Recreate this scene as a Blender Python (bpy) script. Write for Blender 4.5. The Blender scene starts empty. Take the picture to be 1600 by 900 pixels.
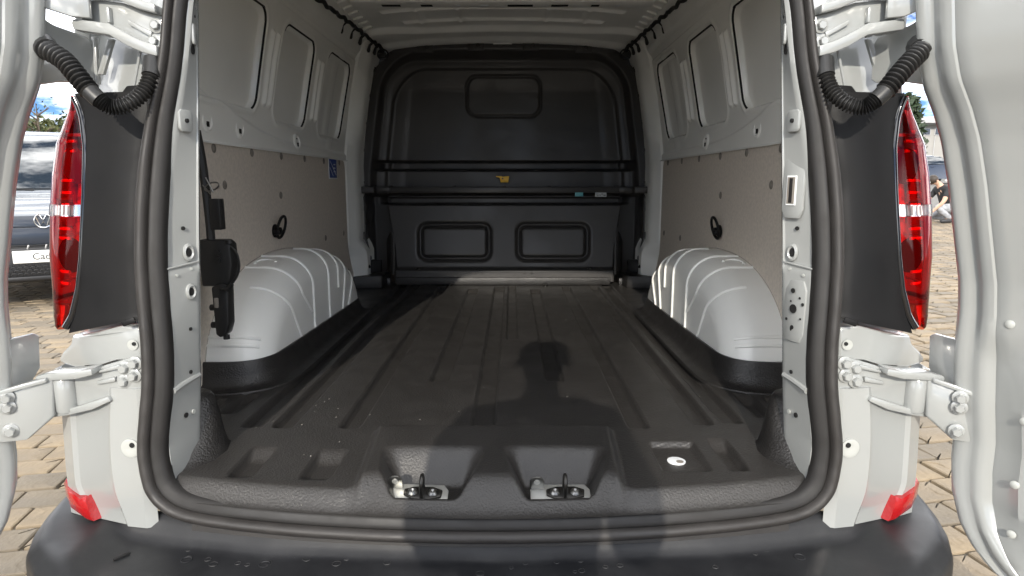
import bpy, bmesh, math, random
import numpy as np
from mathutils import Vector, Matrix
R = math.radians
random.seed(7); RNG = np.random.default_rng(7)
SC = bpy.context.scene
COL = SC.collection

# ------------------------------------------------------------------ camera
cd = bpy.data.cameras.new('camera'); cam = bpy.data.objects.new('camera', cd); COL.objects.link(cam)
cd.sensor_width = 36.0; cd.lens = 22.5; cd.clip_start = 0.02; cd.clip_end = 20000
cam.location = (0.045, 0.0, 1.19)
cam.rotation_euler = (R(90 - 9.3136), 0, 0)
SC.camera = cam

# ------------------------------------------------------------------ sky, sun, exposure
SUN_EL, SUN_AZ = 24.0, 5.0          # the sun stands behind the viewer, a little to the left
w = bpy.data.worlds.new('World'); SC.world = w; w.use_nodes = True
nt = w.node_tree; bg = nt.nodes['Background']
sky = nt.nodes.new('ShaderNodeTexSky'); sky.sky_type = 'NISHITA'; sky.sun_disc = False
sky.sun_elevation = R(SUN_EL); sky.sun_rotation = R(180 + SUN_AZ)
sky.air_density = 0.55; sky.dust_density = 0.0; sky.ozone_density = 3.0
tc = nt.nodes.new('ShaderNodeTexCoord')
mp = nt.nodes.new('ShaderNodeMapping'); mp.inputs['Scale'].default_value = (1.0, 1.0, 3.2); mp.inputs['Location'].default_value = (6.29, 1.37, 3.91)
nz = nt.nodes.new('ShaderNodeTexNoise'); nz.inputs['Scale'].default_value = 3.4; nz.inputs['Detail'].default_value = 9; nz.inputs['Roughness'].default_value = .58
rp = nt.nodes.new('ShaderNodeValToRGB'); rp.color_ramp.elements[0].position = .43; rp.color_ramp.elements[1].position = .62
mx = nt.nodes.new('ShaderNodeMix'); mx.data_type = 'RGBA'
nt.links.new(tc.outputs['Generated'], mp.inputs['Vector']); nt.links.new(mp.outputs['Vector'], nz.inputs['Vector'])
nt.links.new(nz.outputs['Fac'], rp.inputs['Fac']); nt.links.new(rp.outputs['Color'], mx.inputs['Factor'])
deep = nt.nodes.new('ShaderNodeMix'); deep.data_type = 'RGBA'; deep.blend_type = 'MULTIPLY'; deep.inputs[0].default_value = 1; deep.inputs[7].default_value = (.25, .32, .40, 1)   # clear sky darkened so its blue holds at this exposure
nt.links.new(sky.outputs['Color'], deep.inputs[6]); nt.links.new(deep.outputs[2], mx.inputs[6]); mx.inputs[7].default_value = (19.4, 19.3, 19.0, 1)  # clouds made brighter than natural to fill the load space with light
nt.links.new(mx.outputs[2], bg.inputs['Color']); bg.inputs['Strength'].default_value = 0.15
sl = bpy.data.lights.new('sun', 'SUN'); so = bpy.data.objects.new('sun', sl); COL.objects.link(so)
sl.energy = 2.0; sl.angle = R(0.53); sl.color = (1.0, 0.93, 0.82)
so.rotation_euler = (R(90 - SUN_EL), 0, R(-SUN_AZ)); so.location = (-3, -8, 6)
SC.view_settings.view_transform = 'Standard'; SC.view_settings.look = 'None'
SC.view_settings.gamma = 1.0; SC.view_settings.exposure = 1.22
SC.render.engine = 'CYCLES'
SC.cycles.max_bounces = 10; SC.cycles.diffuse_bounces = 6; SC.cycles.transparent_max_bounces = 12

# ------------------------------------------------------------------ materials
MATS = {}
def mat(name, col, rough=.5, metal=0., bump=None, coat=0., var=0., var_scale=6., spec=.5, trans=0., dirt=None):
    """bump = (kind, scale, strength, distance)"""
    m = bpy.data.materials.new(name); m.use_nodes = True; n = m.node_tree; b = n.nodes['Principled BSDF']
    b.inputs['Base Color'].default_value = (*col, 1); b.inputs['Roughness'].default_value = rough
    b.inputs['Metallic'].default_value = metal; b.inputs['Specular IOR Level'].default_value = spec
    b.inputs['Coat Weight'].default_value = coat; b.inputs['Coat Roughness'].default_value = .06
    b.inputs['Transmission Weight'].default_value = trans
    c = n.nodes.new('ShaderNodeTexCoord')
    if var:
        z = n.nodes.new('ShaderNodeTexNoise'); z.inputs['Scale'].default_value = var_scale; z.inputs['Detail'].default_value = 7
        r = n.nodes.new('ShaderNodeMapRange'); r.interpolation_type = 'SMOOTHERSTEP'; r.inputs[1].default_value = .2; r.inputs[2].default_value = .8
        r.inputs[3].default_value = 1 - var; r.inputs[4].default_value = 1 + var
        k = n.nodes.new('ShaderNodeMix'); k.data_type = 'RGBA'; k.blend_type = 'MULTIPLY'; k.inputs[0].default_value = 1
        n.links.new(c.outputs['Object'], z.inputs['Vector']); n.links.new(z.outputs['Fac'], r.inputs[0])
        cmb = n.nodes.new('ShaderNodeCombineColor')
        for i in range(3): n.links.new(r.outputs[0], cmb.inputs[i])
        k.inputs[6].default_value = (*col, 1); n.links.new(cmb.outputs[0], k.inputs[7])
        last = k.outputs[2]
        if dirt:                                    # dust: pale specks and smears that belong to the surface
            z2 = n.nodes.new('ShaderNodeTexNoise'); z2.inputs['Scale'].default_value = dirt[0]; z2.inputs['Detail'].default_value = 10; z2.inputs['Roughness'].default_value = .7
            r2 = n.nodes.new('ShaderNodeMapRange'); r2.interpolation_type = 'SMOOTHERSTEP'; r2.inputs[1].default_value = .42; r2.inputs[2].default_value = .75; r2.inputs[3].default_value = 0; r2.inputs[4].default_value = dirt[1]
            k2 = n.nodes.new('ShaderNodeMix'); k2.data_type = 'RGBA'
            n.links.new(c.outputs['Object'], z2.inputs['Vector']); n.links.new(z2.outputs['Fac'], r2.inputs[0]); n.links.new(r2.outputs[0], k2.inputs[0])
            n.links.new(last, k2.inputs[6]); k2.inputs[7].default_value = (*dirt[2], 1); last = k2.outputs[2]
        n.links.new(last, b.inputs['Base Color'])
        r3 = n.nodes.new('ShaderNodeMapRange'); r3.interpolation_type = 'SMOOTHERSTEP'; r3.inputs[1].default_value = .2; r3.inputs[2].default_value = .8
        r3.inputs[3].default_value = max(.02, rough * .8); r3.inputs[4].default_value = min(1, rough * 1.2)
        n.links.new(z.outputs['Fac'], r3.inputs[0]); n.links.new(r3.outputs[0], b.inputs['Roughness'])
    if bump:
        kind, sc, st, di = bump
        if kind == 'vor':
            t = n.nodes.new('ShaderNodeTexVoronoi'); t.inputs['Scale'].default_value = sc; out = t.outputs['Distance']
        else:
            t = n.nodes.new('ShaderNodeTexNoise'); t.inputs['Scale'].default_value = sc; t.inputs['Detail'].default_value = 5; out = t.outputs['Fac']
        bp = n.nodes.new('ShaderNodeBump'); bp.inputs['Strength'].default_value = st; bp.inputs['Distance'].default_value = di
        n.links.new(c.outputs['Object'], t.inputs['Vector']); n.links.new(out, bp.inputs['Height']); n.links.new(bp.outputs['Normal'], b.inputs['Normal'])
    MATS[name] = m
    return m
def lens_mat(name, tint, gloss=.0):
    m = bpy.data.materials.new(name); m.use_nodes = True; n = m.node_tree
    for q in list(n.nodes):
        if q.type != 'OUTPUT_MATERIAL': n.nodes.remove(q)
    t = n.nodes.new('ShaderNodeBsdfTransparent'); t.inputs[0].default_value = (*tint, 1)
    g = n.nodes.new('ShaderNodeBsdfGlossy'); g.inputs['Roughness'].default_value = .03
    f = n.nodes.new('ShaderNodeFresnel'); f.inputs['IOR'].default_value = 1.28
    x = n.nodes.new('ShaderNodeMixShader')
    n.links.new(f.outputs[0], x.inputs[0]); n.links.new(t.outputs[0], x.inputs[1]); n.links.new(g.outputs[0], x.inputs[2])
    n.links.new(x.outputs[0], n.nodes['Material Output'].inputs['Surface']); MATS[name] = m
mat('paint_sun_dimmed', (.295, .305, .298), .26, coat=.9, bump=('noise', 28, .06, .0008))  # van white, darkened in its colour to hold back the sunlit outside
mat('paint_in_lifted', (.84, .84, .80), .36, coat=.2, var=.03, var_scale=4, bump=('noise', 22, .08, .0010))  # same van white, kept far lighter to lift the shaded interior and arches
mat('paint_recess', (.38, .39, .37), .42, coat=.1, var=.04, var_scale=4)
mat('roof_paint', (.82, .82, .79), .45, coat=.1, var=.05, var_scale=6)  # inner roof white, raised likewise against the interior shade
mat('liner', (.030, .0282, .0268), .36, bump=('noise', 210, .5, .0030), var=.06, var_scale=9, dirt=(30, .03, (.16, .15, .14)))
mat('liner_coarse', (.019, .018, .0175), .36, bump=('noise', 210, .75, .0032), var=.12, var_scale=20)
mat('bulkhead', (.042, .040, .0385), .40, spec=.35, var=.12, var_scale=5, bump=('noise', 18, .06, .0010))
mat('bulk_dark', (.012, .011, .011), .5)
mat('bolt_dark', (.03, .028, .026), .35, metal=.3)
mat('hardboard', (.60, .54, .47), .62, var=.10, var_scale=90, bump=('noise', 160, .10, .0006))
mat('cap', (.21, .19, .165), .6)
mat('rubber', (.026, .0235, .022), .55, var=.12, var_scale=14, bump=('noise', 500, .1, .0005))
mat('rubber_in', (.012, .011, .0105), .6, var=.1, var_scale=14)
mat('bumper', (.012, .0125, .0145), .5, var=.14, var_scale=7, bump=('noise', 420, .22, .0008), dirt=(22, .06, (.12, .12, .12)))
mat('black_plastic', (.0035, .0035, .004), .58, spec=.3, bump=('noise', 500, .15, .0006), var=.08, var_scale=9)
mat('gloss_black', (.006, .006, .007), .08, coat=.6)
mat('conduit', (.016, .016, .016), .42)
mat('hole', (.004, .004, .004), .8)
mat('steel', (.30, .30, .29), .34, metal=1., var=.08, var_scale=30)
mat('zinc', (.55, .55, .52), .38, metal=.7)
mat('dark_steel', (.05, .048, .045), .32, metal=.8)
mat('chrome', (.8, .8, .8), .1, metal=1.)
mat('red_inner', (.62, .014, .014), .25, coat=.5); mat('red_back', (.34, .010, .012), .3, coat=.5)
mat('red_dark', (.10, .004, .006), .3, coat=.5)
mat('silver_refl', (.75, .72, .72), .14, metal=1.); mat('bowl', (.07, .05, .05), .2, metal=1.)
mat('reflector_red', (.33, .006, .008), .18, coat=.6, bump=('vor', 160, .35, .001))
mat('white_lens', (.75, .75, .75), .15, coat=.8)
mat('yellow', (.80, .47, .02), .4)
mat('sticker_blue', (.012, .05, .27), .35)
mat('sticker_white', (.75, .77, .78), .4)
mat('sticker_teal', (.10, .38, .42), .4)
mat('sticker_grey', (.48, .50, .50), .4)
mat('harness', (.010, .010, .010), .55)
lens_mat('red_glass', (1.0, .055, .045)); lens_mat('clear_glass', (.95, .95, .95)); lens_mat('pink_glass', (.95, .22, .24))
lens_mat('smoke_red', (.80, .20, .13))

# ------------------------------------------------------------------ helpers
class MB:
    """collects shapes into one mesh"""
    def __init__(s): s.V = []; s.F = []
    def add(s, V, F):
        o = len(s.V); s.V += [tuple(map(float, v)) for v in V]; s.F += [tuple(i + o for i in f) for f in F]; return s
    def bm(s, b, M=None):
        b.verts.ensure_lookup_table(); b.verts.index_update()
        V = [(M @ v.co if M else v.co) for v in b.verts]; F = [[v.index for v in f.verts] for f in b.faces]; b.free(); return s.add(V, F)
    def box(s, c, d, bev=0., M=None, seg=2):
        b = bmesh.new(); bmesh.ops.create_cube(b, size=1)
        for v in b.verts: v.co = Vector((v.co.x * d[0], v.co.y * d[1], v.co.z * d[2]))
        if bev: bmesh.ops.bevel(b, geom=list(b.edges), offset=min(bev, min(d) * .49), segments=seg, affect='EDGES', profile=.5)
        T = Matrix.Translation(c) @ (M or Matrix.Identity(4)); return s.bm(b, T)
    def prism(s, pts, vec, bev=0., seg=2):
        """polygon (3D points) pushed along vec"""
        b = bmesh.new(); vs = [b.verts.new(p) for p in pts]; f = b.faces.new(vs)
        r = bmesh.ops.extrude_face_region(b, geom=[f]); 
        for v in r['geom']:
            if isinstance(v, bmesh.types.BMVert): v.co += Vector(vec)
        bmesh.ops.recalc_face_normals(b, faces=list(b.faces))
        if bev: bmesh.ops.bevel(b, geom=list(b.edges), offset=bev, segments=seg, affect='EDGES', profile=.5)
        return s.bm(b)
    def tube(s, pts, r, n=10, closed=False, cap=True, flat=1.):
        P = [Vector(p) for p in pts]; m = len(P); rr = r if hasattr(r, '__len__') else [r] * m
        V = []; up = None
        for i in range(m):
            a = P[(i - 1) % m] if (closed or i > 0) else P[i]; c = P[(i + 1) % m] if (closed or i < m - 1) else P[i]
            t = (c - a).normalized()
            if up is None: up = t.orthogonal().normalized()
            u = (up - t * up.dot(t)); u = u.normalized() if u.length > 1e-6 else t.orthogonal().normalized(); up = u
            v = t.cross(u)
            for k in range(n):
                an = 2 * math.pi * k / n; V.append(P[i] + (u * math.cos(an) + v * math.sin(an) * flat) * rr[i])
        F = []
        for i in range(m if closed else m - 1):
            j = (i + 1) % m
            for k in range(n): F.append((i * n + k, i * n + (k + 1) % n, j * n + (k + 1) % n, j * n + k))
        if cap and not closed: F += [tuple(range(n))[::-1], tuple((m - 1) * n + k for k in range(n))]
        return s.add(V, F)
    def lathe(s, prof, c, ax, n=16):
        """prof: (radius, height) pairs turned about ax through c"""
        ax = Vector(ax).normalized(); u = ax.orthogonal().normalized(); v = ax.cross(u); c = Vector(c); V = []; F = []
        for (r, h) in prof:
            for k in range(n):
                a = 2 * math.pi * k / n; V.append(c + ax * h + (u * math.cos(a) + v * math.sin(a)) * r)
        for i in range(len(prof) - 1):
            for k in range(n): F.append((i * n + k, i * n + (k + 1) % n, (i + 1) * n + (k + 1) % n, (i + 1) * n + k))
        F += [tuple(range(n))[::-1], tuple((len(prof) - 1) * n + k for k in range(n))]
        return s.add(V, F)
    def loft(s, rows, closed=False, cap=False):
        n = len(rows[0]); V = [p for r in rows for p in r]; F = []
        for i in range(len(rows) - 1):
            for k in range(n if closed else n - 1):
                F.append((i * n + k, i * n + (k + 1) % n, (i + 1) * n + (k + 1) % n, (i + 1) * n + k))
        if cap: F += [tuple(range(n))[::-1], tuple((len(rows) - 1) * n + k for k in range(n))]
        return s.add(V, F)
    def sphere(s, c, r, n=10, sc=(1, 1, 1)):
        b = bmesh.new(); bmesh.ops.create_uvsphere(b, u_segments=n, v_segments=max(5, n // 2 + 1), radius=r)
        return s.bm(b, Matrix.Translation(c) @ Matrix.Diagonal((*sc, 1)))
    def bolt(s, c, nrm, r=.009, h=.007):
        """flanged hex bolt"""
        c = Vector(c); nrm = Vector(nrm).normalized()
        s.lathe([(r * 1.75, 0), (r * 1.75, h * .35), (r * 1.55, h * .5), (r * 1.0, h * .55)], c, nrm, 18)
        s.lathe([(r * 1.1, h * .45), (r * 1.1, h * 1.6), (r * .9, h * 1.9)], c, nrm, 6)
        return s
    def build(s, name, m, parent=None, sgn=1, ang=38, smooth=True, label=None):
        V = np.array(s.V, dtype=float)
        if sgn < 0: V[:, 0] *= -1
        F = [f[::-1] for f in s.F] if sgn < 0 else s.F
        me = bpy.data.meshes.new(name); me.from_pydata(V.tolist(), [], F)
        return fin(name, me, m, parent, ang, smooth, label)
def fin(name, me, m, parent, ang=38, smooth=True, label=None):
    me.materials.append(MATS[m] if isinstance(m, str) else m); me.validate()
    b = bmesh.new(); b.from_mesh(me); bmesh.ops.recalc_face_normals(b, faces=list(b.faces)); b.to_mesh(me); b.free()
    if smooth:
        me.shade_smooth(); me.set_sharp_from_angle(angle=R(ang))
    o = bpy.data.objects.new(name, me); COL.objects.link(o)
    if parent: o.parent = parent
    if label: o['label'] = label
    return o
def grid(name, P, m, parent=None, sgn=1, ang=60, keep=None):
    """P: (n, m, 3) array of points"""
    n, k, _ = P.shape; P = P.copy()
    if sgn < 0: P[..., 0] *= -1
    idx = np.arange(n * k).reshape(n, k)
    q = np.stack([idx[:-1, :-1], idx[:-1, 1:], idx[1:, 1:], idx[1:, :-1]], -1).reshape(-1, 4)
    if keep is not None: q = q[keep.reshape(-1)]
    if sgn < 0: q = q[:, ::-1]
    me = bpy.data.meshes.new(name); me.vertices.add(n * k); me.vertices.foreach_set('co', P.reshape(-1).astype(np.float32))
    me.loops.add(q.size); me.loops.foreach_set('vertex_index', q.reshape(-1).astype(np.int32))
    me.polygons.add(len(q)); me.polygons.foreach_set('loop_start', np.arange(0, q.size, 4, dtype=np.int32))
    me.update(calc_edges=True); me.materials.append(MATS[m]); me.shade_smooth()
    o = bpy.data.objects.new(name, me); COL.objects.link(o)
    if parent: o.parent = parent
    return o
def empty(name, loc=(0, 0, 0), label=None, cat=None, group=None):
    o = bpy.data.objects.new(name, None); COL.objects.link(o); o.location = loc; o.empty_display_size = .2
    if label: o['label'] = label
    if cat: o['category'] = cat
    if group: o['group'] = group
    return o
def tag(o, label, cat, group=None):
    o['label'] = label; o['category'] = cat
    if group: o['group'] = group
    return o
def ss(a, b, x):
    t = np.clip((x - a) / (b - a), 0, 1); return t * t * (3 - 2 * t)
def rr(x, y, cx, cy, hx, hy, r):
    qx = np.abs(x - cx) - hx + r; qy = np.abs(y - cy) - hy + r
    return np.hypot(np.maximum(qx, 0), np.maximum(qy, 0)) + np.minimum(np.maximum(qx, qy), 0) - r
def itp(v, tab): return float(np.interp(v, [t[0] for t in tab], [t[1] for t in tab]))
def smooth_path(pts, n):
    """Catmull-Rom through pts"""
    P = [Vector(p) for p in pts]; P = [P[0] * 2 - P[1]] + P + [P[-1] * 2 - P[-2]]; out = []
    m = len(P) - 3
    for k in range(n):
        t = k / (n - 1) * m; i = min(int(t), m - 1); u = t - i; a, b, c, d = P[i:i + 4]
        out.append(.5 * ((2 * b) + (c - a) * u + (2 * a - 5 * b + 4 * c - d) * u * u + (3 * b - a - 3 * c + d) * u ** 3))
    return out
def text_mesh(name, body, size, m, parent, loc, rot, ext=.001, align='CENTER'):
    c = bpy.data.curves.new(name, 'FONT'); c.body = body; c.size = size; c.extrude = ext; c.align_x = align; c.align_y = 'CENTER'
    t = bpy.data.objects.new(name + '_src', c); COL.objects.link(t); dg = bpy.context.evaluated_depsgraph_get()
    me = bpy.data.meshes.new_from_object(t.evaluated_get(dg)); bpy.data.objects.remove(t); bpy.data.curves.remove(c)
    me.materials.clear(); me.materials.append(MATS[m]); o = bpy.data.objects.new(name, me); COL.objects.link(o)
    o.parent = parent; o.location = loc; o.rotation_euler = rot; return o

# ================================================================== THE VAN
ZF = .58                                     # load floor above the ground
van = empty('cargo_van', (0, 1.2, 0), 'white panel van seen from behind, rear doors open on a black-lined load space', 'van')
van.location = (0, 0, 0)
def wall_x(z): return np.interp(z, [.4, 1.30, 1.45, 1.65, 1.85, 1.93, 1.985], [.885, .885, .872, .842, .802, .775, .735])
def seal_y(x, z):                            # depth of the opening's edge
    side = 1.24 + .06 * (z - ZF)
    bow = 1.165 + .075 * min(1, abs(x) / .69) ** 2
    t = min(1, max(0, (z - .52) / .10)); return bow * (1 - t) + side * t

# ---- floor liner (one moulded tray)
def build_floor():
    xs = np.linspace(-.89, .89, 440)
    t = np.concatenate([np.arange(0, .46, .0042), np.arange(.46, 2.80, .0085)])
    X, T = np.meshgrid(xs, t)
    ax = np.abs(X)
    Yr = 1.158 + .082 * np.clip(ax / .69, 0, 1) ** 2 + ss(.655, .76, ax) * .09
    k = np.clip(T / 2.79, 0, 1); Y = Yr + (3.93 - Yr) * k
    Z = np.full_like(X, ZF); lip = np.zeros_like(X)
    def chan(x0, x1, y0, y1, d=.022, wl=.007, r=.012):
        nonlocal Z, lip
        sx = np.abs(X - (x0 + x1) / 2) - (x1 - x0) / 2; sy = np.abs(Y - (y0 + y1) / 2) - (y1 - y0) / 2
        Z = np.minimum(Z, ZF - d * ss(0, -wl, sx) * ss(0, -.055, sy)); lip = np.maximum(lip, .0055 * np.exp(-((sx - .005) / .005) ** 2) * ss(0, -.05, sy))
    for x0, x1, y0, y1 in [(-.645, -.585, 1.53, 3.90), (-.565, -.508, 1.53, 3.85), (-.395, -.340, 1.53, 3.78), (-.215, -.150, 1.915, 3.69), (-.062, .004, 1.52, 3.78),
                           (.020, .072, 2.46, 3.82), (.150, .212, 1.92, 3.69), (.340, .395, 1.53, 3.78), (.508, .565, 1.55, 3.83), (.585, .645, 1.56, 3.88),
                           (-.560, -.500, 1.255, 1.425), (-.402, -.335, 1.245, 1.415), (-.745, -.690, 1.63, 1.815), (-.80, -.765, 1.64, 1.77),
                           (.512, .560, 1.285, 1.48), (.69, .745, 1.60, 1.81), (.765, .80, 1.64, 1.78)]: chan(x0, x1, y0, y1)
    Z = Z + lip * (Z > ZF - .004)
    # square recess with the drain hole
    s = rr(X, Y, .423, 1.372, .055, .082, .012); Z = np.minimum(Z, ZF - .014 * ss(0, -.008, s))
    # raised middle step that carries the two latch pockets
    half = .300 - .02 * np.clip((1.52 - Y) / .3, 0, 1); s = np.maximum(np.abs(X) - half, Y - 1.525)
    Z = Z + .020 * ss(.0, -.022, s)
    # rear lip rolls down to the seal, longer in front of the middle step
    roll = np.where(s < 0, .085, .045) * 1.0; roll = .045 + .045 * ss(.02, -.04, s)
    Z = Z - (.036 + .020 * ss(.0, -.022, s)) * (1 - ss(0, 1, T / roll)) 
    # pockets
    for cx in (-.130, .140):
        f = np.clip((1.365 - Y) / .16, 0, 1)
        hw = .112 - .030 * f
        sx = np.abs(X - cx) - hw
        sy0 = (Yr + .028) - Y
        sy1 = Y - 1.385
        depth = .072 * ss(.012, -.040, sx) * ss(.0, -.020, sy0) * ss(.0, -.075, sy1)
        Z = np.minimum(Z, np.maximum(ZF + .020 - depth, ZF - .052))
    Z = Z + .0012 * np.sin(X * 9 + 1) * np.sin(Y * 5)          # slight waviness of a moulded sheet
    fl = grid('floor_liner', np.stack([X, Y, Z], -1), 'liner', van)
    fl['label'] = 'black grained plastic floor liner with long ribs'
    return fl
floor_liner = build_floor()
mb = MB(); mb.lathe([(.0205, 0), (.0205, .0022), (.017, .0028), (.0, .0030)], (.418, 1.370, ZF - .0138), (0, 0, 1), 28); mb.build('drain_hole_rim', 'sticker_white', floor_liner)
mb = MB(); mb.lathe([(.008, 0), (.008, .001), (.0, .0012)], (.424, 1.362, ZF - .0108), (0, 0, 1), 20); mb.build('drain_hole', 'cap', floor_liner)

# upstands of the liner round the wheel arches, door pillars and at the bulkhead
def upstand(s):
    path = smooth_path([(.895, 1.845, 0), (.82, 1.845, 0), (.75, 1.862, 0), (.705, 1.915, 0), (.690, 2.02, 0), (.688, 2.3, 0), (.690, 2.7, 0), (.694, 3.02, 0), (.705, 3.05, 0)], 60)
    rows = []
    n = len(path)
    for i, p in enumerate(path):
        a = path[max(i - 1, 0)]; c = path[min(i + 1, n - 1)]; t = (c - a).normalized(); nn = Vector((t.y, -t.x, 0))      # towards the aisle
        if nn.x > 0 and i > 20: nn = -nn
        if i <= 20 and nn.y > 0: nn = -nn
        h = itp(p.y, [(1.84, .083), (2.1, .078), (3.0, .062)])
        q = lambda off, z: tuple(p + nn * off + Vector((0, 0, z)))
        rows.append([q(.060, ZF - .003), q(.056, ZF + .004), q(.030, ZF + .007), q(.014, ZF + .018), q(.006, ZF + h * .6), q(.002, ZF + h - .006), q(-.002, ZF + h), q(-.010, ZF + h - .001), q(-.014, ZF + h - .02)])
    mb = MB().loft(rows)
    mb.build('liner_upstand', 'liner_coarse', van, s, ang=50)
    # kick block at the foot of the door pillar
    mb = MB(); rows = []
    for z, k in [(ZF - .005, 1.15), (ZF + .006, 1.05), (ZF + .03, 1.0), (ZF + .085, .93), (ZF + .120, .86), (ZF + .130, .80), (ZF + .132, .6)]:
        top = (z - ZF) / .13
        base = [(.760, 1.262 + .085 * top), (.690, 1.276 + .075 * top), (.655, 1.300 + .075 * top), (.630, 1.345 + .055 * top), (.626, 1.40 + .03 * top), (.640, 1.452), (.672, 1.480 - .01 * top), (.76, 1.485 - .01 * top)]
        cx, cy = .76, 1.39
        rows.append([(cx + (a - cx) * k, cy + (b - cy) * (k ** .5), z - (.11 * max(0, top)) * max(0, (1.40 - b) / .12) ** 1.2) for a, b in base])
    rows.append([(.74, 1.40, ZF + .128)] * len(base))
    mb.loft(rows); mb.build('liner_upstand', 'liner_coarse', van, s, ang=50)
    # moulded step beside the bulkhead
    mb = MB(); mb.prism([(.72, 3.72, ZF - .002), (.90, 3.66, ZF - .002), (.90, 3.90, ZF - .002), (.70, 3.90, ZF - .002)], (0, 0, .075), .008)
    mb.build('liner_upstand', 'liner_coarse', van, s)
    mb = MB().box((.758, 3.845, ZF + .022), (.135, .05, .044), .006); mb.build('liner_upstand', 'liner_coarse', van, s)
upstand(1); upstand(-1)
MB().box((-.01, 3.845, ZF + .024), (1.30, .05, .046), .007).build('liner_upstand', 'liner_coarse', van)
for x in (-.33, .245):
    MB().lathe([(.016, 0), (.016, .004), (.010, .010), (.0, .011)], (x, 3.79, ZF), (0, 0, 1), 16).build('floor_bolt', 'dark_steel', van)

# ---- latch strikers in the pockets
def striker(x, tilt):
    e = MB()
    M = Matrix.Translation((x, 1.245, .5485)) @ Matrix.Rotation(R(21), 4, 'X') @ Matrix.Rotation(R(tilt), 4, 'Y')
    def tr(p): return M @ Vector(p)
    out = [(-.062, -.026), (.050, -.026), (.062, -.012), (.062, .012), (.052, .026), (-.056, .026), (-.063, .018)]
    e.prism([tr((a, b, 0)) for a, b in out], M.to_3x3() @ Vector((0, 0, .004)), .001)
    pl = e.build('latch_striker', 'zinc', van)
    b = MB(); b.prism([tr((a, c, .004)) for a, c in [(-.030, -.006), (-.012, -.016), (.020, -.018), (.048, -.010), (.050, .008), (.030, .016), (-.010, .015), (-.030, .008)]], M.to_3x3() @ Vector((0, 0, .006)), .002)
    b.build('base_casting', 'dark_steel', pl)
    b = MB(); b.tube([tr(p) for p in smooth_path([(.008, -.014, .006), (.008, -.014, .03), (.008, -.010, .046), (.008, .002, .052), (.008, .012, .046), (.008, .014, .03), (.008, .014, .006)], 22)], .0042, 10)
    b.build('hook', 'dark_steel', pl)
    for sx in (-.012, .030):
        b = MB(); b.lathe([(.0105, .009), (.0105, .012), (.007, .016), (.004, .0165), (.0, .013)], (0, 0, 0), (0, 0, 1), 18); b.V = [tuple(tr((v[0] + sx, v[1] - .001, v[2]))) for v in b.V]
        b.build('screw', 'steel', pl)
    b = MB(); b.prism([tr((-.057 + .020 * math.cos(a) * .75 + .008, .012 + .0, .004 + .020 + .016 * math.sin(a))) for a in np.linspace(0, math.pi, 9)] + [tr((-.064, .012, .004)), tr((-.034, .012, .004))], M.to_3x3() @ Vector((0, .003, 0)), .0008)
    b.build('tab', 'steel', pl)
    b = MB(); b.lathe([(.0065, 0), (.0065, .001), (0, .0012)], tr((-.049, .0115, .026)), M.to_3x3() @ Vector((0, -1, 0)), 16); b.build('tab_hole', 'zinc', pl)
striker(-.150, 3); striker(.146, 0)

# ---- bulkhead
YB = 3.95
def build_bulkhead():
    zz = np.concatenate([np.arange(.60, 1.985, .006), [1.985]]); uu = np.linspace(-1, 1, 320)
    U, Z = np.meshgrid(uu, zz)
    hw = np.interp(Z, [.60, .92, 1.17, 1.33, 1.70, 1.85, 1.93, 1.985], [.90, .90, .888, .868, .806, .755, .685, .60])
    X = U * hw; ax = np.abs(X)
    D = np.zeros_like(X)
    # upper part: flange, sloping return, inner field
    hA = np.interp(Z, [1.1, 1.25, 1.70, 1.95], [.81, .80, .735, .69]); sA = rr(X * .80 / hA, Z, 0, 1.0, .80, .925, .20)
    hB = np.interp(Z, [1.1, 1.25, 1.70, 1.90], [.718, .712, .655, .63]); sB = rr(X * .71 / hB, Z, 0, 1.0, .71, .848, .20)
    up = -.055 + .055 * ss(.012, -.030, sA) + .045 * ss(-.03, -.20, sA + .0) + .010 * ss(.006, -.006, sB)
    up = up + .010 * np.exp(-((sB - .004) / .006) ** 2)
    sW = rr(X, Z, -.005, 1.705, .222, .114, .062); up = up + .012 * np.exp(-(sW / .0065) ** 2)
    # lower part: leaning panel between two deep side recesses
    lean = -.030 - .045 * np.clip((1.06 - Z) / .40, 0, 1)
    px_ = np.interp(Z, [.66, .80, 1.06], [.665, .675, .715])
    side = ss(px_ - .006, px_ + .010, ax); col = ss(.825, .838, ax)
    low = lean * (1 - side) + side * (.13 * (1 - col) - .075 * col)
    for cx in (-.305, .295):
        sP = rr(X, Z, cx, .836, .222, .114, .055)
        low = low + (.026 * np.exp(-((sP + .012) / .013) ** 2) - .010 * ss(-.02, -.035, sP)) * (1 - side)
    ledge = ss(.682, .668, Z) * (1 - ss(.66, .68, ax)); low = low * (1 - ledge) + ledge * (-.115)
    t = ss(1.128, 1.105, Z); D = up * (1 - t) + low * t
    mid = ss(1.175, 1.160, Z) * (1 - t)
    # black slots
    D = D + .10 * ss(1.262, 1.274, Z) * ss(1.325, 1.313, Z) * ss(.80, .74, ax)
    D = D + .10 * ss(1.058, 1.068, Z) * ss(1.108, 1.099, Z) * ss(.80, .70, ax)
    Zt = Z + .040 * (1 - U ** 2) * ss(1.88, 1.985, Z)
    D = D - .010 * ss(1.945, 1.955, Zt) * ss(.66, .655, ax) + .010 * np.exp(-((ax - .655) / .010) ** 2) * ss(1.93, 1.95, Zt)
    b = grid('bulkhead', np.stack([X, YB + D, Zt], -1), 'bulkhead', van)
    b['label'] = 'black pressed steel bulkhead closing off the cab'
    return b
bulk = build_bulkhead()
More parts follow.
